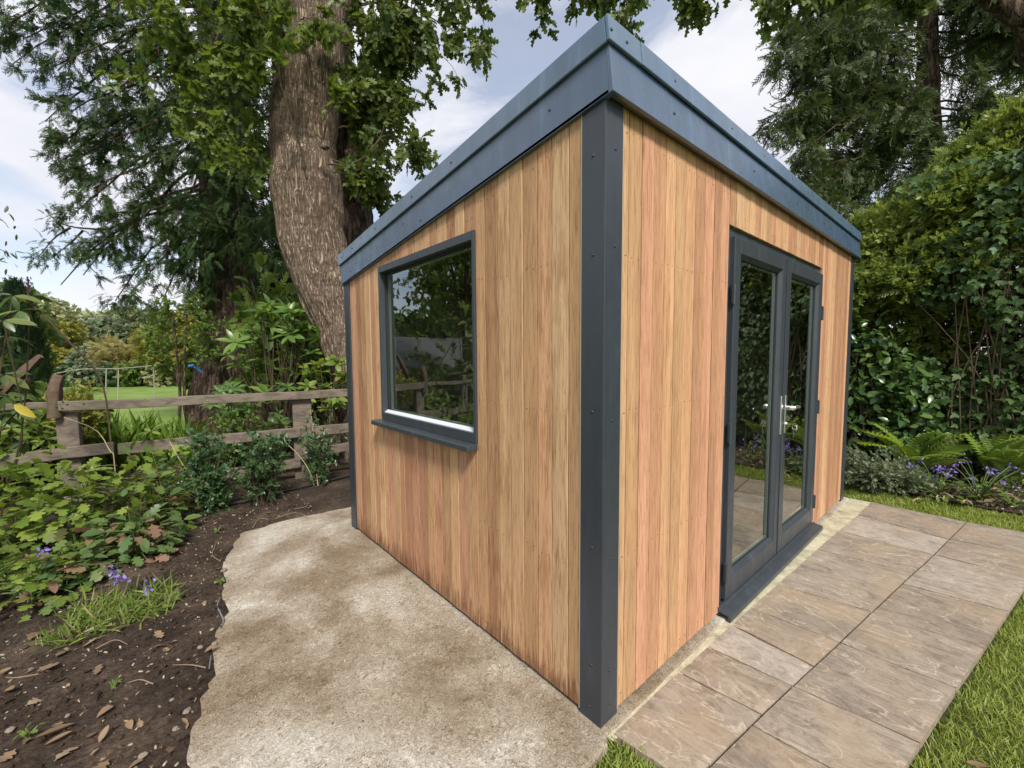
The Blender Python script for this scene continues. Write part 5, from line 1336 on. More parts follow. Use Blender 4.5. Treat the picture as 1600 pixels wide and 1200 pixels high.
for k in range(62):
    x_ = RNG.uniform(352, 520); yt_ = np.interp(x_, [352, 385, 410, 440, 480, 520], [545, 520, 480, 470, 490, 560]); y_ = yt_+(620-yt_)*RNG.random()**1.3; wh.append(at(x_, y_, RNG.uniform(5.3, 6.3)))
whorl_shrub("rhododendron_bush", "large shrub with whorls of long bright leaves below the leaning trunk", at(440, 690, 5.9)*np.array([1, 1, 0]), wh, LBIG, .20, per=9)
wh = [at(RNG.uniform(470, 545), RNG.uniform(560, 650), RNG.uniform(5.0, 5.3)) for k in range(26)]
whorl_shrub("leafy_sapling", "soft pale green leafy growth around the foot of the leaning trunk", at(515, 690, 5.2)*np.array([1, 1, 0]), wh, [leaf_mesh("leaf", OVATE_WIDE, G_LOBED), leaf_mesh("leaf", ovate(.5, .3), G_LOBED)], .115, per=7, tilt=.1)
wh = [at(RNG.uniform(330, 450), RNG.uniform(600, 665), RNG.uniform(5.0, 5.6)) for k in range(26)]
whorl_shrub("dark_shrub", "dark glossy shrub just behind the fence under the rhododendron", at(390, 700, 5.3)*np.array([1, 1, 0]), wh, [leaf_mesh("leaf", ovate(.3, .3), G_LAUREL)], .14, per=9)
# pale yellow-green feathery growth over the rhododendron
twiggy_bush("feathery_tree", "yellow-green feathery young conifer beside the redwood trunk", at(432, 690, 6.9)*np.array([1, 1, 0]), .42, 2.55, 420, G_HEDGE, NEEDLE, .24, cat="tree", stems=26, bottom=.45)
twiggy_bush("green_thicket", "mid green thicket behind the rhododendron and the leaning trunk", at(478, 690, 7.4)*np.array([1, 1, 0]), .8, 2.5, 800, G_MID, OVSPRIG, .22, cat="thicket", stems=30, bottom=.2)
twiggy_bush("dark_thicket", "dark evergreen growth between the redwood and the leaning trunk", at(455, 690, 9.8)*np.array([1, 1, 0]), .85, 6.4, 1500, G_REDWOOD, NEEDLE, .38, cat="thicket", stems=34, bottom=.1)
whorl_shrub("rhododendron_sprig", "single rosette of pale leaves above the middle rail", Gd(236, 760), [fp(236, 674, .10)], [leaf_mesh("leaf", ovate(.26, .15), G_LOBED)], .125, per=10, cat="plant", tilt=.1)
whorl_shrub("grey_rosette", "grey-green rosette of broad leaves beside the second fence post", fp(425, 720, -.2)*np.array([1, 1, 0]), [fp(424, 665, -.10), fp(415, 672, -.06), fp(438, 668, -.12)], [leaf_mesh("leaf", ovate(.42, .1), G_SAPLING)], .15, per=8, cat="plant", tilt=.4)
# big-leaved sapling at the left edge
wh = [at(a, b, c) for a, b, c in ((20, 462, 2.9), (30, 485, 2.9), (-15, 470, 2.9), (5, 500, 2.8), (48, 462, 3.0), (8, 525, 2.9), (-30, 515, 2.8), (10, 618, 2.8), (-20, 600, 2.8), (30, 640, 2.85), (-10, 650, 2.8), (5, 585, 2.9), (40, 690, 3.2), (-40, 560, 2.8), (-30, 690, 2.9))]
sap = whorl_shrub("big_leaved_sapling", "sapling with long drooping leaves at the left edge, one leaf yellow", at(-40, 800, 2.9)*np.array([1, 1, 0]), wh, LSAP, .135, per=6, cat="sapling", stem=M_TWIG, tilt=-.35, sr=.007)
yl = leaf_mesh("yellow_leaf", ovate(.36, .25), G_YELLOW); yo = bpy.data.objects.new("leaf", yl); COL.objects.link(yo); yo.parent = sap; yo['label'] = "yellow drooping leaf"
yp = at(22, 632, 2.72)-np.array(sap.location); dv = RIGHT*.75-UP*.5; nb = basis(dv[None], (-FWD+UP*.5)[None])[0]
mm_ = Matrix.Identity(4)
for a in range(3):
    for b in range(3): mm_[a][b] = float(nb[a, b]*.14)
    mm_[a][3] = float(yp[a])
yo.matrix_local = mm_
m = MB(); m.tube(smooth_path([at(44, 470, 2.95), at(75, 500, 3.0), at(118, 545, 3.1), at(150, 580, 3.2), at(164, 615, 3.25), at(170, 660, 3.3), at(173, 690, 3.3)], 18), np.linspace(.0075, .005, 18), 6); m.build("bare_stem", M_TWIG, sap)
m = MB(); m.tube([at(44, 470, 2.95), at(44, 440, 2.95), at(43, 432, 2.95)], [.006, .005, .003], 5)
o_ = at(47, 447, 2.95)
for k in range(26):
    c = at(45+RNG.uniform(-5, 7), 436+k*1.0, 2.95+RNG.uniform(-.02, .02)); m.tube([c, c+rand_dirs(1, .6)[0]*.02], [.004, .002], 4)
m.build("seed_head", flat_mat("dark_seed", (.05, .022, .03), .8), sap)

# leafy growth behind the lower rail at the left
wh = [fp(RNG.uniform(-20, 88), RNG.uniform(655, 722), RNG.uniform(-.6, -.15)) for k in range(26)]
whorl_shrub("strap_leaved_plant", "plant with pale strap leaves behind the left end of the middle rail", fp(50, 760, -.3)*np.array([1, 1, 0]), wh, [leaf_mesh("leaf", ovate(.22, .4), G_SAPLING), leaf_mesh("leaf", ovate(.25, .2), G_LOBED)], .17, per=7, cat="plant")
twiggy_bush("green_tangle", "tangle of green growth behind the fence at the left", fp(40, 760, -.9)*np.array([1, 1, 0]), .6, .95, 700, G_MID, OVSPRIG, .12, cat="thicket")
twiggy_bush("green_tangle", "tangle of green growth behind the fence outside the left edge", fp(-220, 760, -.9)*np.array([1, 1, 0]), .9, 1.3, 700, G_OAK, OVSPRIG, .15, cat="thicket")
twiggy_bush("small_yellow_plant", "small yellow flowering plant behind the fence post", fp(118, 700, -.5)*np.array([1, 1, 0]), .17, 1.02, 130, G_GOLD, SMALLSPRIG, .06, cat="plant", bottom=.75)

# iris clump
def blades_thing(name, label, base, rx, ry, h, n, mat, cat, w=.045, lean=.35, as_parts=True, axis=None):
    base = np.asarray(base, float); t = empty(name, base, label, cat)
    a = np.array([1.0, 0, 0]) if axis is None else axis; b_ = np.array([-a[1], a[0], 0])
    p = base+a*RNG.uniform(-rx, rx, (n, 1))+b_*RNG.uniform(-ry, ry, (n, 1))
    up = np.zeros((n, 3)); up[:, 2] = 1; up += RNG.normal(size=(n, 3))*[lean*.5, lean*.5, 0]; up /= np.linalg.norm(up, axis=1)[:, None]
    d = rand_dirs(n); x_ = np.cross(up, d); x_ /= np.linalg.norm(x_, axis=1)[:, None]; y_ = np.cross(up, x_)
    R = np.stack([x_, y_, up], 2); sc = RNG.uniform(h*.65, h*1.08, n)
    if as_parts:
        ms = [mesh_np("blade", *blade(b0, w)) for b0 in (.15, .3, .5)]
        for me in ms:
            me.materials.append(mat)
        leaf_objects("blade", ms, p, R, sc, t)
    else: scatter("blades", blade(.45, w), p, R, sc, mat, t, 'stuff')
    return t
G_IRIS_O = leaf_mat("iris_leaf", [(.055, .12, .014), (.10, .18, .022), (.14, .225, .03), (.075, .15, .018)], True, .38)
ib = at(215, 720, 5.5); ib[2] = -.02
blades_thing("iris_clump", "dense clump of upright bright green sword leaves behind the fence", ib, .72, .28, .74, 290, G_IRIS_O, "clump", .06, .5, True, np.array([RIGHT[0], RIGHT[1], 0]))
ib2 = at(330, 715, 5.3); ib2[2] = -.02
blades_thing("small_iris_clump", "smaller clump of sword leaves under the young tree", ib2, .25, .2, .55, 70, G_IRIS_O, "clump", .06, .6, True)
# little dark stems standing on the rail side of the iris
# grassy tuft with blue columbine flowers on the soil
G_TUFT = leaf_mat("tuft_blade", [(.10, .18, .025), (.17, .26, .04), (.24, .31, .07), (.07, .13, .022), (.36, .33, .16), (.13, .21, .03)], False, .38)
tb_ = Gd(188, 962)
tuft = blades_thing("grassy_tuft", "bright green grassy tuft on the soil beside the concrete", tb_, .21, .17, .155, 430, G_TUFT, "plant", .055, 1.9, False)
tuft2 = blades_thing("small_tuft", "tiny bright tuft of grass left of the larger tuft", Gd(88, 1003), .07, .05, .07, 60, G_TUFT, "plant", .09, 1.1, False)
def flower(name, label, base, top, mat, n=9, size=.02, leafy=True):
    base = np.asarray(base, float); t = empty(name, base, label, "flower")
    m = MB(); m.tube(smooth_path([base, base*.5+top*.5+[.01, .0, .02], top], 7), np.linspace(.003, .002, 7), 5); m.build("stem", M_STEM_GREEN, t)
    me = mesh_np("petal", *ovate(.55, .25, .1)); me.materials.append(mat)
    f = rand_dirs(n, -.2); leaf_objects("petal", [me], np.repeat(np.asarray(top)[None], n, 0)+f*size*.25+RNG.normal(size=(n, 3))*size*.5, basis(f, rand_dirs(n, .5)), np.full(n, size), t); return t
FL = "blue-violet columbine flowers"
for px, py, top, lab, mt, s_ in ((172, 945, 893, "violet flower head standing on the grassy tuft", G_PURPLE, .032), (183, 948, 902, "pale violet flower just right of the violet one on the tuft", G_PURPLE, .028), (232, 955, 916, "small violet flower at the right of the grassy tuft", G_PURPLE, .022), (62, 925, 862, "violet flower under the leaves at the far left", G_PURPLE, .03), (40, 928, 872, "dark pink flower bud at the far left of the border", G_PINK, .018), (168, 945, 884, "pink bud above the violet flower on the tuft", G_PINK, .016), (102, 925, 888, "pinkish bud in the low leaves left of the tuft", G_PINK, .018)):
    b0 = Gd(px, py); dpt = np.dot(b0-CAM, FWD); flower("columbine_flower", lab, b0, at(px, top, dpt-.02), mt, 10, s_)

# ---- soil litter
ltpos = []
def soil_pt(px, py): 
    g = at_ground(px, py); return np.array([g[0], g[1], soil_height(g[0], g[1])])
DL = [leaf_mesh("dead_leaf", t, M_DEAD) for t in (ovate(.6, .3, .25), lobed(-.25), ovate(.45, -.3, .3), lobed(.3))]
def put_leaf(name, p, s, parent, meshes, flat=.25):
    p = np.asarray(p); f = rand_dirs(1)*np.array([1, 1, .12]); f /= np.linalg.norm(f)
    leaf_objects(name, [meshes[RNG.integers(len(meshes))]], p[None], basis(f, np.array([[RNG.normal()*flat, RNG.normal()*flat, 1.0]])), np.array([s]), parent)
for px, py, s in ((118, 1138, .10), (70, 1172, .07), (40, 1112, .07), (85, 1195, .08), (155, 1165, .05), (128, 1018, .06), (18, 1050, .06), (45, 1010, .09), (62, 1050, .09), (240, 1020, .05), (253, 1003, .06), (88, 1035, .07), (25, 1180, .06), (178, 1110, .05), (320, 1030, .05), (341, 892, .055), (253, 834, .055), (224, 1190, .05), (10, 1085, .06), (200, 1130, .04), (150, 1060, .05), (170, 1190, .06)):
    q = soil_pt(px, py); q[2] += .014; put_leaf("dead_leaf", q, s, soil_l, DL)
k = 0
while k < 50:
    px, py = RNG.uniform(0, 520), RNG.uniform(790, 1195); g = soil_pt(px, py)
    if inside(SLAB, np.array([g[0]]), np.array([g[1]]))[0] or g[0] > 0: continue
    g[2] += .010; put_leaf("dead_leaf", g, RNG.uniform(.018, .045), soil_l, DL); k += 1
# wood chips and crumbs
def chip_field(name, xr, yr, n, parent, cut, smin, smax, mat, zf):
    P_ = np.stack([RNG.uniform(*xr, n), RNG.uniform(*yr, n)], -1)
    if cut is not None: P_ = P_[~inside(cut, P_[:, 0], P_[:, 1]) & ((P_[:, 1] > -.02) | (P_[:, 0] < -1.34))]
    P_ = np.array([(a, b, zf(a, b)+.004) for a, b in P_])
    n = len(P_); f = rand_dirs(n)*np.array([1, 1, .3]); f /= np.linalg.norm(f, axis=1)[:, None]
    tv = np.array([(-.5, -.22, -.1), (.5, -.15, -.1), (.42, .2, -.1), (-.4, .24, -.1), (-.4, -.1, .14), (.4, -.05, .16), (.3, .1, .14), (-.3, .14, .12)])
    tf = [np.array([(0, 1, 5, 4), (1, 2, 6, 5), (2, 3, 7, 6), (3, 0, 4, 7), (4, 5, 6, 7)])]
    return scatter(name, (tv, tf), P_, basis(f, rand_dirs(n, 2.0)), RNG.uniform(smin, smax, n)**1.0, mat, parent, 'stuff')
chip_field("wood_chips", (-2.6, -.1), (-.5, 4.3), 4200, soil_l, SLAB, .004, .018, M_CHIP, soil_height)
chip_field("soil_clods", (-2.6, -.1), (-.5, 4.3), 5200, soil_l, SLAB, .008, .034, M_SOIL, soil_height)
chip_field("wood_chips", (4.3, 5.2), (-1.6, .9), 900, soil_r, None, .008, .045, M_CHIP, soil_height)
chip_field("grit", (-1.1, -.03), (-.0, 2.85), 420, slab, None, .003, .011, M_CHIP, lambda a, b: -.002)
# stones along the edge of the slab
for px, py, s in ((294, 1118, .030), (275, 1140, .020), (312, 1018, .024), (335, 1010, .018), (225, 1182, .024), (332, 985, .018), (268, 1095, .016), (350, 893, .036), (15, 1150, .026), (105, 1125, .018)):
    q = soil_pt(px, py); bm = bmesh.new(); bmesh.ops.create_icosphere(bm, subdivisions=2, radius=s*.5)
    for v in bm.verts: v.co *= 1+.9*mnoise.noise(v.co*45+Vector((px, py, 0))); v.co.z *= .6
    bm.transform(Matrix.Translation((q[0], q[1], max(q[2], .0)+s*.2))); me = bpy.data.meshes.new("stone"); bm.to_mesh(me); bm.free(); link("stone", me, soil_l, M_STONE)
# dry sticks and roots on the soil
for pts in (((240, 790), (300, 778), (352, 772)), ((322, 1050), (300, 1052), (270, 1048)), ((345, 880), (332, 870), (338, 850)), ((430, 815), (460, 808), (485, 812)), ((440, 745), (480, 748), (520, 742)), ((420, 740), (455, 732), (500, 738)), ((60, 1060), (30, 1070), (10, 1068)), ((240, 1075), (220, 1072), (200, 1075)), ((395, 830), (405, 818), (420, 816)), ((150, 1020), (180, 1010), (200, 1015)), ((460, 800), (480, 795), (470, 780))):
    m = MB(); p_ = [soil_pt(a, b)+[0, 0, .015+.01*(i == 1)] for i, (a, b) in enumerate(pts)]; m.tube(smooth_path(p_, 9), np.linspace(.0026, .0012, 9), 5); m.build("stick", M_STEM_DRY, soil_l)
# tall dry stalks beside the fence
for k_, (pts, d_, lab) in enumerate(((((100, 652), (150, 672), (172, 705), (178, 715)), 3.65, "pale dry stalk arching in front of the fence post"), (((265, 690), (285, 725), (305, 755)), 3.55, "pale dry stalk leaning left of the dark bushes"), (((485, 640), (490, 680), (491, 705)), 4.5, "upright pale stalk near the second fence post"), (((445, 690), (470, 715), (485, 740)), 4.3, "dry stalk leaning down to the thin open bush"))):
    p_ = [at(a, b, d_) for a, b in pts]; g0 = Gd(pts[-1][0]+6, 800 if d_ < 4 else 760); t = empty("dry_stalk", g0, lab, "stalk", "dry stalks in front of the fence")
    m = MB(); m.tube(smooth_path(p_+[g0], 12), np.linspace(.0035, .005, 12), 5); m.build("stem", M_STEM_PALE, t)
# watering hose along the soil
hp = [soil_pt(a, b)+[0, 0, .02] for a, b in ((255, 818), (310, 803), (352, 793), (395, 784), (450, 769), (500, 758), (552, 746), (620, 735))]
m = MB(); m.tube(smooth_path(hp, 40), [.011]*40, 8); tag(m.build("watering_hose", M_BLACK, smooth=True), "black watering hose lying across the soil in front of the small bushes", "hose")
# membrane edge showing beside the slab
for pts in (((345, 938), (341, 950), (346, 962), (351, 973), (347, 983)), ((331, 1030), (329, 1042), (328, 1052))):
    m = MB(); p_ = smooth_path([at_ground(a-3, b, 0.0) for a, b in pts], 14); V = []
    for q in p_: V += [(*q[:2], -.03), (*(q[:2]+[.003, 0]), .016), (*(q[:2]+[.007, .002]), .016), (*(q[:2]+[.006, 0]), -.03)]
    m.add(V, [(4*i+a, 4*i+(a+1) % 4, 4*i+4+(a+1) % 4, 4*i+4+a) for i in range(13) for a in range(4)]); m.build("membrane_edge", M_MEMBRANE, slab, smooth=True)
# small seedlings on the soil
for px, py, s_, lab in ((222, 862, .10, "small bright seedling beside the red-tinged plant"), (340, 832, .07, "tiny seedling on the soil near the hose"), (178, 1076, .04, "tiny pale seedling alone on the bare soil"), (345, 912, .05, "small pale seedling at the concrete edge"), (45, 1155, .05, "tiny green seedling among the dead leaves"), (262, 948, .07, "thin weed at the right of the grassy tuft")):
    mound("seedling", lab, "seedling", soil_pt(px, py), s_*.5, s_*.6, 9, [LM[0], leaf_mesh("leaf", OVATE, G_LOBED)], s_*.4, "seedlings on the bare soil", stems=3)

# ---- lawn on the right
def in_lawn_a(P_):
    e = np.interp(P_[:, 0], [.10, .46, .79, 1.23, 1.66, 2.17, 2.75, 3.2, 3.77], [-.665, -.716, -.766, -.832, -.90, -.977, -1.066, -1.137, -1.22])
    return ((P_[:, 1] < e-.004) | (P_[:, 0] > 3.775)) & (P_[:, 0] < 4.40+.05*np.sin(P_[:, 1]*9))
turf = MB(); turf.add([(-1.35, -6, -.045), (4.33, -6, -.045), (4.33, 3.2, -.045), (-1.35, -.04, -.045)], [])
turf.add([(-1.3, -.9, -.040), (.0, -.9, -.040), (.012, -.03, -.034), (-1.3, -.03, -.034)], [(0, 1, 2, 3)])
turf.add([(-1.4, -6, -.05), (4.34, -6, -.05), (4.34, 2.6, -.05), (3.70, 2.6, -.05), (3.70, -.02, -.05), (-1.4, -.02, -.05)], polys=[[0, 1, 2, 3, 4, 5]])
tf_ = turf.build("turf", M_TURF); tf_['kind'] = 'structure'
def grass(n, xr, yr, keep, h, w):
    P_ = np.stack([RNG.uniform(*xr, n), RNG.uniform(*yr, n), np.full(n, -.05)], -1); P_ = P_[keep(P_)]; n = len(P_)
    cl_ = np.array([mnoise.noise(Vector((a*7, b*7, 0)))+.5*mnoise.noise(Vector((a*21, b*21, 3))) for a, b, c in P_])
    up = np.zeros((n, 3)); up[:, 2] = 1; up += RNG.normal(size=(n, 3))*[.38, .38, 0]; up /= np.linalg.norm(up, axis=1)[:, None]
    x_ = np.cross(up, rand_dirs(n)); x_ /= np.linalg.norm(x_, axis=1)[:, None]; R = np.stack([x_, np.cross(up, x_), up], 2)
    sc = RNG.uniform(.6, 1.15, n)*(h*(1+.45*cl_))
    rn = np.clip(.42+.38*cl_+RNG.normal(size=n)*.20, 0, 1); rn[RNG.random(n) < .035] = .99; rn = np.where((rn > .86) & (RNG.random(n) < .75), .6, rn)
    return P_, R, sc, rn
sets = [grass(60000, (.05, 3.9), (-1.75, -.64), lambda P_: in_lawn_a(P_) & (P_[:, 0] < 3.775) & (P_[:, 1] > -.70-.30*(P_[:, 0]+.0)-.12), .042, .075),
        grass(22000, (3.76, 4.46), (-2.2, .75), in_lawn_a, .055, .07), grass(5500, (-.32, .06), (-.66, -.03), lambda P_: (P_[:, 0] < .018-.25*(P_[:, 1]+.03)), .062, .07)]
sets.append(grass(60000, (-1.1, 4.4), (-4.2, -.72), lambda P_: in_lawn_a(P_) & ~((P_[:, 0] > .05) & (P_[:, 0] < 3.775) & (P_[:, 1] > -.82-.30*P_[:, 0])) | ((P_[:, 0] < .05) & (P_[:, 1] < -.6)), .058, .11))
P_ = np.vstack([s_[0] for s_ in sets]); Rg = np.vstack([s_[1] for s_ in sets]); sc_ = np.concatenate([s_[2] for s_ in sets]); rn_ = np.concatenate([s_[3] for s_ in sets])
lawn = scatter("lawn_grass", blade(.55, .085), P_, Rg, sc_, G_GRASS, None, 'stuff', rn_)

# ================================================================== RIGHT-HAND BORDER
def hedge_world(px, py, x):    # where a photographed point meets the plane at that x
    v = FWD+RIGHT*(px-800)/F_PX-UP*(py-600)/F_PX; return CAM+v*((x-CAM[0])/v[0])
hb_ = np.array([5.9, -1.2, 0])
hedge = empty("conifer_hedge", hb_, "tall yellow-green conifer hedge with a sloping clipped top behind the right border", "hedge")
def hedge_top(y): return np.interp(y, [-6, -2.5, -1.1, -.7, -.45, -.15, .1, .35, 1.2, 2.5], [4.3, 4.1, 3.78, 3.62, 3.46, 3.10, 2.95, 2.85, 2.7, 2.6])
pos = []; nr = []; n_ = 15000
y_ = RNG.uniform(-5.5, 2.4, n_); y_ = np.where(RNG.random(n_) < .55, RNG.uniform(-1.5, .6, n_), y_)
tp_ = np.array([hedge_top(a)+.10*mnoise.noise(Vector((a*5, 1, 1))) for a in y_])
kind_ = RNG.random(n_)
zf_ = tp_*(.12+.88*RNG.random(n_)**.8); face = 5.25+.25*np.array([mnoise.noise(Vector((a*1.6, b*1.6, 3))) for a, b in zip(y_, zf_)])+.10*np.array([mnoise.noise(Vector((a*5, b*5, 8))) for a, b in zip(y_, zf_)])
face += np.where((zf_ < 2.2) & (zf_ < tp_*.62), .30, 0)+.42*np.clip((zf_-tp_+.5)/.5, 0, 1)**2
xf_ = face+np.abs(RNG.normal(size=n_))*.16
topm = kind_ < .30
xf_ = np.where(topm, RNG.uniform(5.45, 6.7, n_), xf_); zf_ = np.where(topm, tp_+RNG.normal(size=n_)*.06-.10*np.abs(xf_-5.9), zf_)
keep_ = ~((zf_ < 1.6) & (RNG.random(n_) < .45) & ~topm)
p = np.stack([xf_, y_, zf_], -1)[keep_]; v = np.where(topm[keep_][:, None], np.array([-.25, 0, 1.0]), np.array([-1.0, 0, .35]))+RNG.normal(size=(keep_.sum(), 3))*.45
v /= np.linalg.norm(v, axis=1)[:, None]
hf = RNG.random(len(p)) < .5
scatter("foliage", NEEDLE, p[hf], basis(v[hf], rand_dirs(hf.sum(), .7)), RNG.uniform(.12, .22, hf.sum()), G_HEDGE, hedge, 'stuff')
scatter("leafy_shoots", SMALLSPRIG, p[~hf], basis(v[~hf], rand_dirs((~hf).sum(), .7)), RNG.uniform(.05, .085, (~hf).sum()), G_HEDGE, hedge, 'stuff')
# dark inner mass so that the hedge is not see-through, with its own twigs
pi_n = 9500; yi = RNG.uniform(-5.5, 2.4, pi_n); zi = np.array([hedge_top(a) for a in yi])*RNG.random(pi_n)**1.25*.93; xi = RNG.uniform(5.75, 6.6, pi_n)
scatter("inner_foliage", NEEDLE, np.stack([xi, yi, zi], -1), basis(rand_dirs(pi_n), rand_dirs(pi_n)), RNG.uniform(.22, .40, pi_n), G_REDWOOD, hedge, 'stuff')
m = MB()
for k in range(30):
    y0_ = RNG.uniform(-3.2, 1.2) if k > 14 else RNG.uniform(-1.2, -.1); x0_ = RNG.uniform(5.3, 5.9); h_ = RNG.uniform(1.4, 3.0)
    m.tube(smooth_path([(x0_, y0_, -.05), (x0_+RNG.normal()*.06-.03, y0_+RNG.normal()*.10, h_*.4), (x0_+RNG.normal()*.12-.05, y0_+RNG.normal()*.28, h_)], 8), np.linspace(RNG.uniform(.008, .017), .004, 8), 6, False)
m.build("stems", flat_mat("hedge_stem", (.10, .068, .045), .85, 0, .15), hedge)
m = MB()
for k in range(170):
    y0_ = RNG.uniform(-1.4, .4); z0_ = RNG.uniform(.5, 2.6); x0_ = RNG.uniform(5.25, 5.75); d = rand_dirs(1, .6)[0]
    m.tube([(x0_, y0_, z0_), np.array((x0_, y0_, z0_))+d*.14, np.array((x0_, y0_, z0_))+d*.25+[0, 0, -.03]], [.004, .003, .002], 4, False)
m.build("twigs", flat_mat("hedge_twig", (.14, .095, .055), .85, 0, .15), hedge)['kind'] = 'stuff'
# ivy over the right part of the hedge
iv = empty("ivy", (5.05, -.95, 0), "dark ivy with lobed leaves climbing over the right end of the hedge", "ivy")
IVY = T_([(0, 0, 0), (.30, .10, .02), (.46, .36, -.04), (.24, .48, .03), (.20, .70, .0), (0, 1.0, -.14), (-.20, .70, .0), (-.24, .48, .03), (-.46, .36, -.04), (-.30, .10, .02), (0, .45, -.04)], [(i, i+1, 10) for i in range(9)]+[(9, 0, 10)])
n_ = 5200; yv = RNG.uniform(-2.9, .0, n_); zv = RNG.uniform(.15, 3.3, n_)
dens = np.array([mnoise.noise(Vector((a*2.2, b*1.6, 5))) for a, b in zip(yv, zv)])+np.interp(yv, [-1.5, -.9, -.55, -.3, 0], [.5, .42, .12, -.02, -.2])+.25*(zv < 1.1)+.2*np.interp(zv, [0, 1.5, 2.6, 3.3], [0, 0, .5, -.8]); kk = dens > .02
yv, zv = yv[kk], zv[kk]; xv = 5.12+.16*np.array([mnoise.noise(Vector((a*2, b*2, 1))) for a, b in zip(yv, zv)])+np.abs(RNG.normal(size=len(yv)))*.12
f = np.array([-.4, 0, -.8])+RNG.normal(size=(len(yv), 3))*.45; f /= np.linalg.norm(f, axis=1)[:, None]
ivp = np.stack([xv, yv, zv], -1); ivR = basis(f, np.array([-1.0, 0, .55])+RNG.normal(size=(len(yv), 3))*.35); ivs = RNG.uniform(.05, .10, len(yv))
vis = (yv > -1.15); order = np.argsort(-(ivs*vis)); big, rest = order[:280], order[280:]
G_IVY_O = leaf_mat("ivy_leaf_single", [(.030, .068, .020), (.055, .105, .028), (.085, .14, .035), (.04, .082, .025)], True, .28, .5, .3)
leaf_objects("leaf", [leaf_mesh("leaf", IVY, G_IVY_O)], ivp[big], ivR[big], ivs[big], iv)
scatter("small_leaves", IVY, ivp[rest], ivR[rest], ivs[rest], G_IVY, iv, 'stuff')
m = MB()
for k in range(16):
    y0_ = RNG.uniform(-1.4, -.4); m.tube(smooth_path([(5.15, y0_, -.05), (5.2, y0_+RNG.normal()*.15, 1.0), (5.22, y0_+RNG.normal()*.3, 2.4)], 9), np.linspace(.012, .004, 9), 5, False)
m.build("stems", M_TWIG, iv)
# laurel bush against the hedge beside the garden room
lau = empty("laurel_bush", (5.0, .25, 0), "glossy green laurel bush beside the far corner of the garden room", "shrub")
n_ = 900; px_ = RNG.uniform(1322, 1475, n_); py_ = RNG.uniform(480, 705, n_)
lim = np.interp(px_, [1322, 1345, 1400, 1440, 1475], [470, 500, 525, 575, 640]); kk = py_ > lim+12*RNG.normal(size=n_); px_, py_ = px_[kk], py_[kk]; n_ = len(px_)
lp_ = np.array([hedge_world(a, b, c) for a, b, c in zip(px_, py_, 4.92+np.abs(RNG.normal(size=n_))*.16+.0009*(720-py_))])
lo = np.stack([RNG.uniform(4.9, 5.4, 380), RNG.uniform(.15, 1.0, 380), RNG.uniform(.15, 2.0, 380)], -1); lp_ = np.vstack([lp_, lo]); n_ = len(lp_)
f = np.array([-.55, -.1, -.25])+RNG.normal(size=(n_, 3))*.55; f /= np.linalg.norm(f, axis=1)[:, None]; R_ = basis(f, np.array([-.7, -.1, .9])+RNG.normal(size=(n_, 3))*.35); sc_ = RNG.uniform(.075, .135, n_)
leaf_objects("leaf", LLAU, lp_[:298], R_[:298], sc_[:298], lau)
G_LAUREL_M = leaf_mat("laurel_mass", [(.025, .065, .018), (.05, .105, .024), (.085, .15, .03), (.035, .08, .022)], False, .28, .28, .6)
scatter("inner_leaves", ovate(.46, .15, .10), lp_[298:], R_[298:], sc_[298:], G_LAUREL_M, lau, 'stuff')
m = MB()
for k in range(24):
    q = lp_[RNG.integers(len(lp_))]; m.tube(smooth_path([np.array([5.1, .2, -.05])+RNG.normal(size=3)*[.08, .15, 0], np.array([5.12, .2, .5])*.4+q*.6, q], 7), np.linspace(.012, .004, 7), 5, False)
m.build("stems", M_TWIG, lau)
# short dark stump-like trunk at the foot of the hedge
tk = hedge_world(1480, 690, 5.02); m = MB(); m.tube([(tk[0]+.1, tk[1], -.05), (tk[0]+.1, tk[1], .25), (tk[0]+.14, tk[1]+.01, .40), (tk[0]+.2, tk[1]+.03, .52)], [.10, .085, .08, .06], 12); m.build("trunk", flat_mat("smooth_trunk", (.06, .045, .036), .8, 0, .15), hedge, smooth=True)
# ferns
def fern(label, base, n, L, spread, up):
    base = np.asarray(base, float); t = empty("fern", base, label, "fern", "bright ferns in the right border"); me = leaf_mesh("frond", FERN, G_FERN); me2 = leaf_mesh("frond", fern_frond(18, .75), G_FERN)
    a = RNG.uniform(0, 6.28)+np.arange(n)*2.4; el = RNG.uniform(up-.25, up+.3, n); f = np.stack([np.cos(a)*np.cos(el), np.sin(a)*np.cos(el), np.sin(el)], -1); f[:, 0] -= spread*.3; f /= np.linalg.norm(f, axis=1)[:, None]
    leaf_objects("frond", [me, me2], np.repeat(base[None], n, 0)+RNG.normal(size=(n, 3))*[.03, .03, .01], basis(f, np.repeat([[0, 0, 1.0]], n, 0)+RNG.normal(size=(n, 3))*.15), RNG.uniform(L*.7, L*1.1, n), t)
def bed_pt(px, py): g = at_ground(px, py); return np.array([g[0], g[1], .01])
fern("arching bright fern beside the laurel bush", bed_pt(1422, 752)+[.0, .0, .05], 17, .58, .2, .95)
fern("upright bright fern at the right edge of the border", bed_pt(1562, 768)+[0, 0, .05], 16, .52, .1, 1.15)
fern("small low fern between the laurel and the purple flowers", bed_pt(1385, 748)+[0, 0, .02], 8, .22, .1, .7)
# low grey-green cushion
twiggy_bush("heather_cushion", "low grey-green cushion plant by the far end of the paving", bed_pt(1362, 764), .30, .30, 700, G_GREYLEAF, SMALLSPRIG, .04, cat="plant", stems=30, bottom=.1)
twiggy_bush("heather_cushion", "lower grey-green cushion plant next to the fern", bed_pt(1408, 766), .22, .20, 380, G_GREYLEAF, SMALLSPRIG, .04, cat="plant", stems=22, bottom=.1)
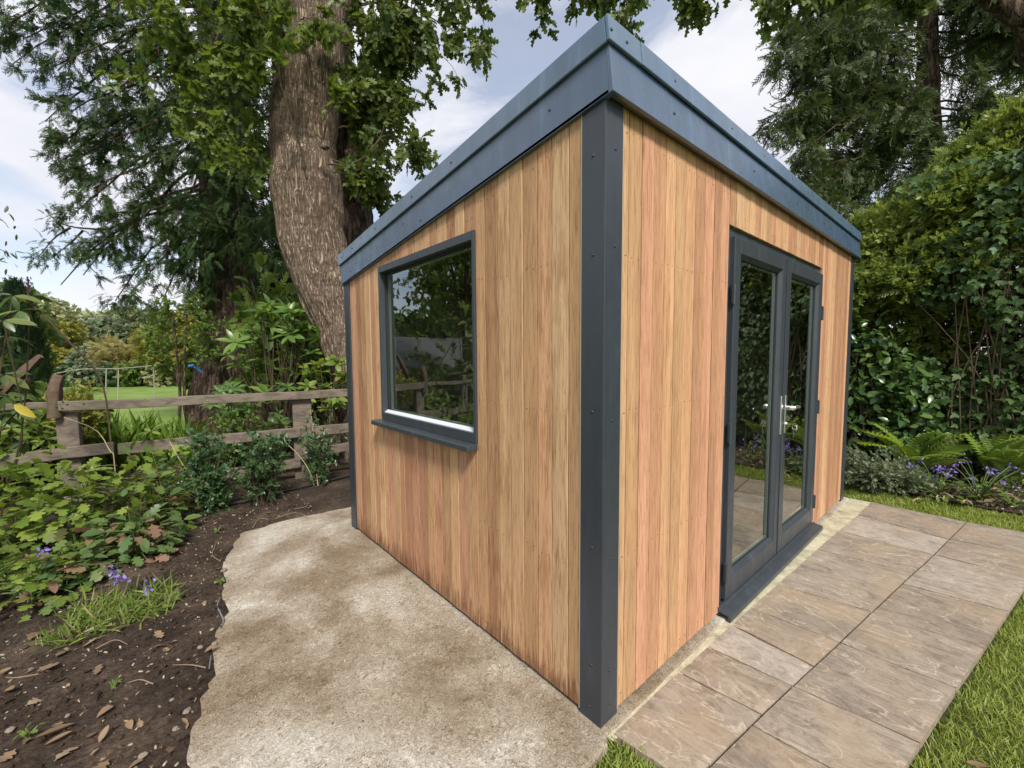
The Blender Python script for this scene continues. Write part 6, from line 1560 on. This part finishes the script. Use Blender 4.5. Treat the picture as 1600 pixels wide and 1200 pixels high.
# purple-flowered clump
for px, py, r_, n_, lab in ((1462, 774, .22, 60, "leafy clump with violet flowers left of centre in the right border"), (1530, 782, .24, 70, "wider leafy clump with violet flowers in front of the right fern")):
    b_ = bed_pt(px, py); t = mound("violet_clump", lab, "plant", b_, r_, .20, n_, [leaf_mesh("leaf", OVATE_WIDE, G_LOBED), LMR[0], leaf_mesh("leaf", OVATE, G_LAUREL)], .07, "violet flowered clumps", stems=6)
    me = mesh_np("petal", *ovate(.5, .2, .1)); me.materials.append(G_PURPLE); n2_ = 70
    c_ = b_+np.stack([RNG.uniform(-r_, r_, 14), RNG.uniform(-r_*1.1, r_*1.1, 14), RNG.uniform(.17, .33, 14)], -1); q = np.repeat(c_, 5, 0)+RNG.normal(size=(n2_, 3))*.016
    leaf_objects("petal", [me], q, basis(rand_dirs(n2_), rand_dirs(n2_, .5)), RNG.uniform(.02, .035, n2_), t)
    m = MB()
    for k in range(14): m.tube(smooth_path([b_, b_*.5+c_[k]*.5+[0, 0, .04], c_[k]], 6), [.003]*6, 4, False)
    m.build("flower_stems", M_STEM_GREEN, t)
mound("rusty_seed_plant", "small green plant with rusty brown heads at the right edge of the border", "plant", bed_pt(1580, 790), .17, .22, 60, [leaf_mesh("leaf", OVATE, G_LOBED), leaf_mesh("leaf", OVATE_WIDE, G_LOBED_RED), DL[0]], .06, stems=6)
# dry leaves and sticks of the right-hand bed
for k in range(46):
    g = bed_pt(RNG.uniform(1335, 1600), RNG.uniform(752, 800)); 
    if g[0] < 4.36 or g[0] > 5.3: continue
    g[2] = soil_height(g[0], g[1])+.015; put_leaf("dead_leaf", g, RNG.uniform(.03, .07), soil_r, DL)
for k in range(12):
    g = bed_pt(RNG.uniform(1340, 1600), RNG.uniform(768, 798)); d = rand_dirs(1)[0]*[.12, .12, .02]; m = MB(); m.tube(smooth_path([g+[0, 0, .03], g+d*.5+[0, 0, .05], g+d+[0, 0, .03]], 6), [.005, .005, .004, .004, .003, .003], 4); m.build("stick", M_STEM_PALE, soil_r)
# two fallen leaves on the lawn
for px, py, s in ((1510, 1190, .05), (1578, 830, .05)):
    g = at_ground(px, py, -.01); put_leaf("fallen_leaf", np.array([g[0], g[1], -.012]), s, lawn, DL)
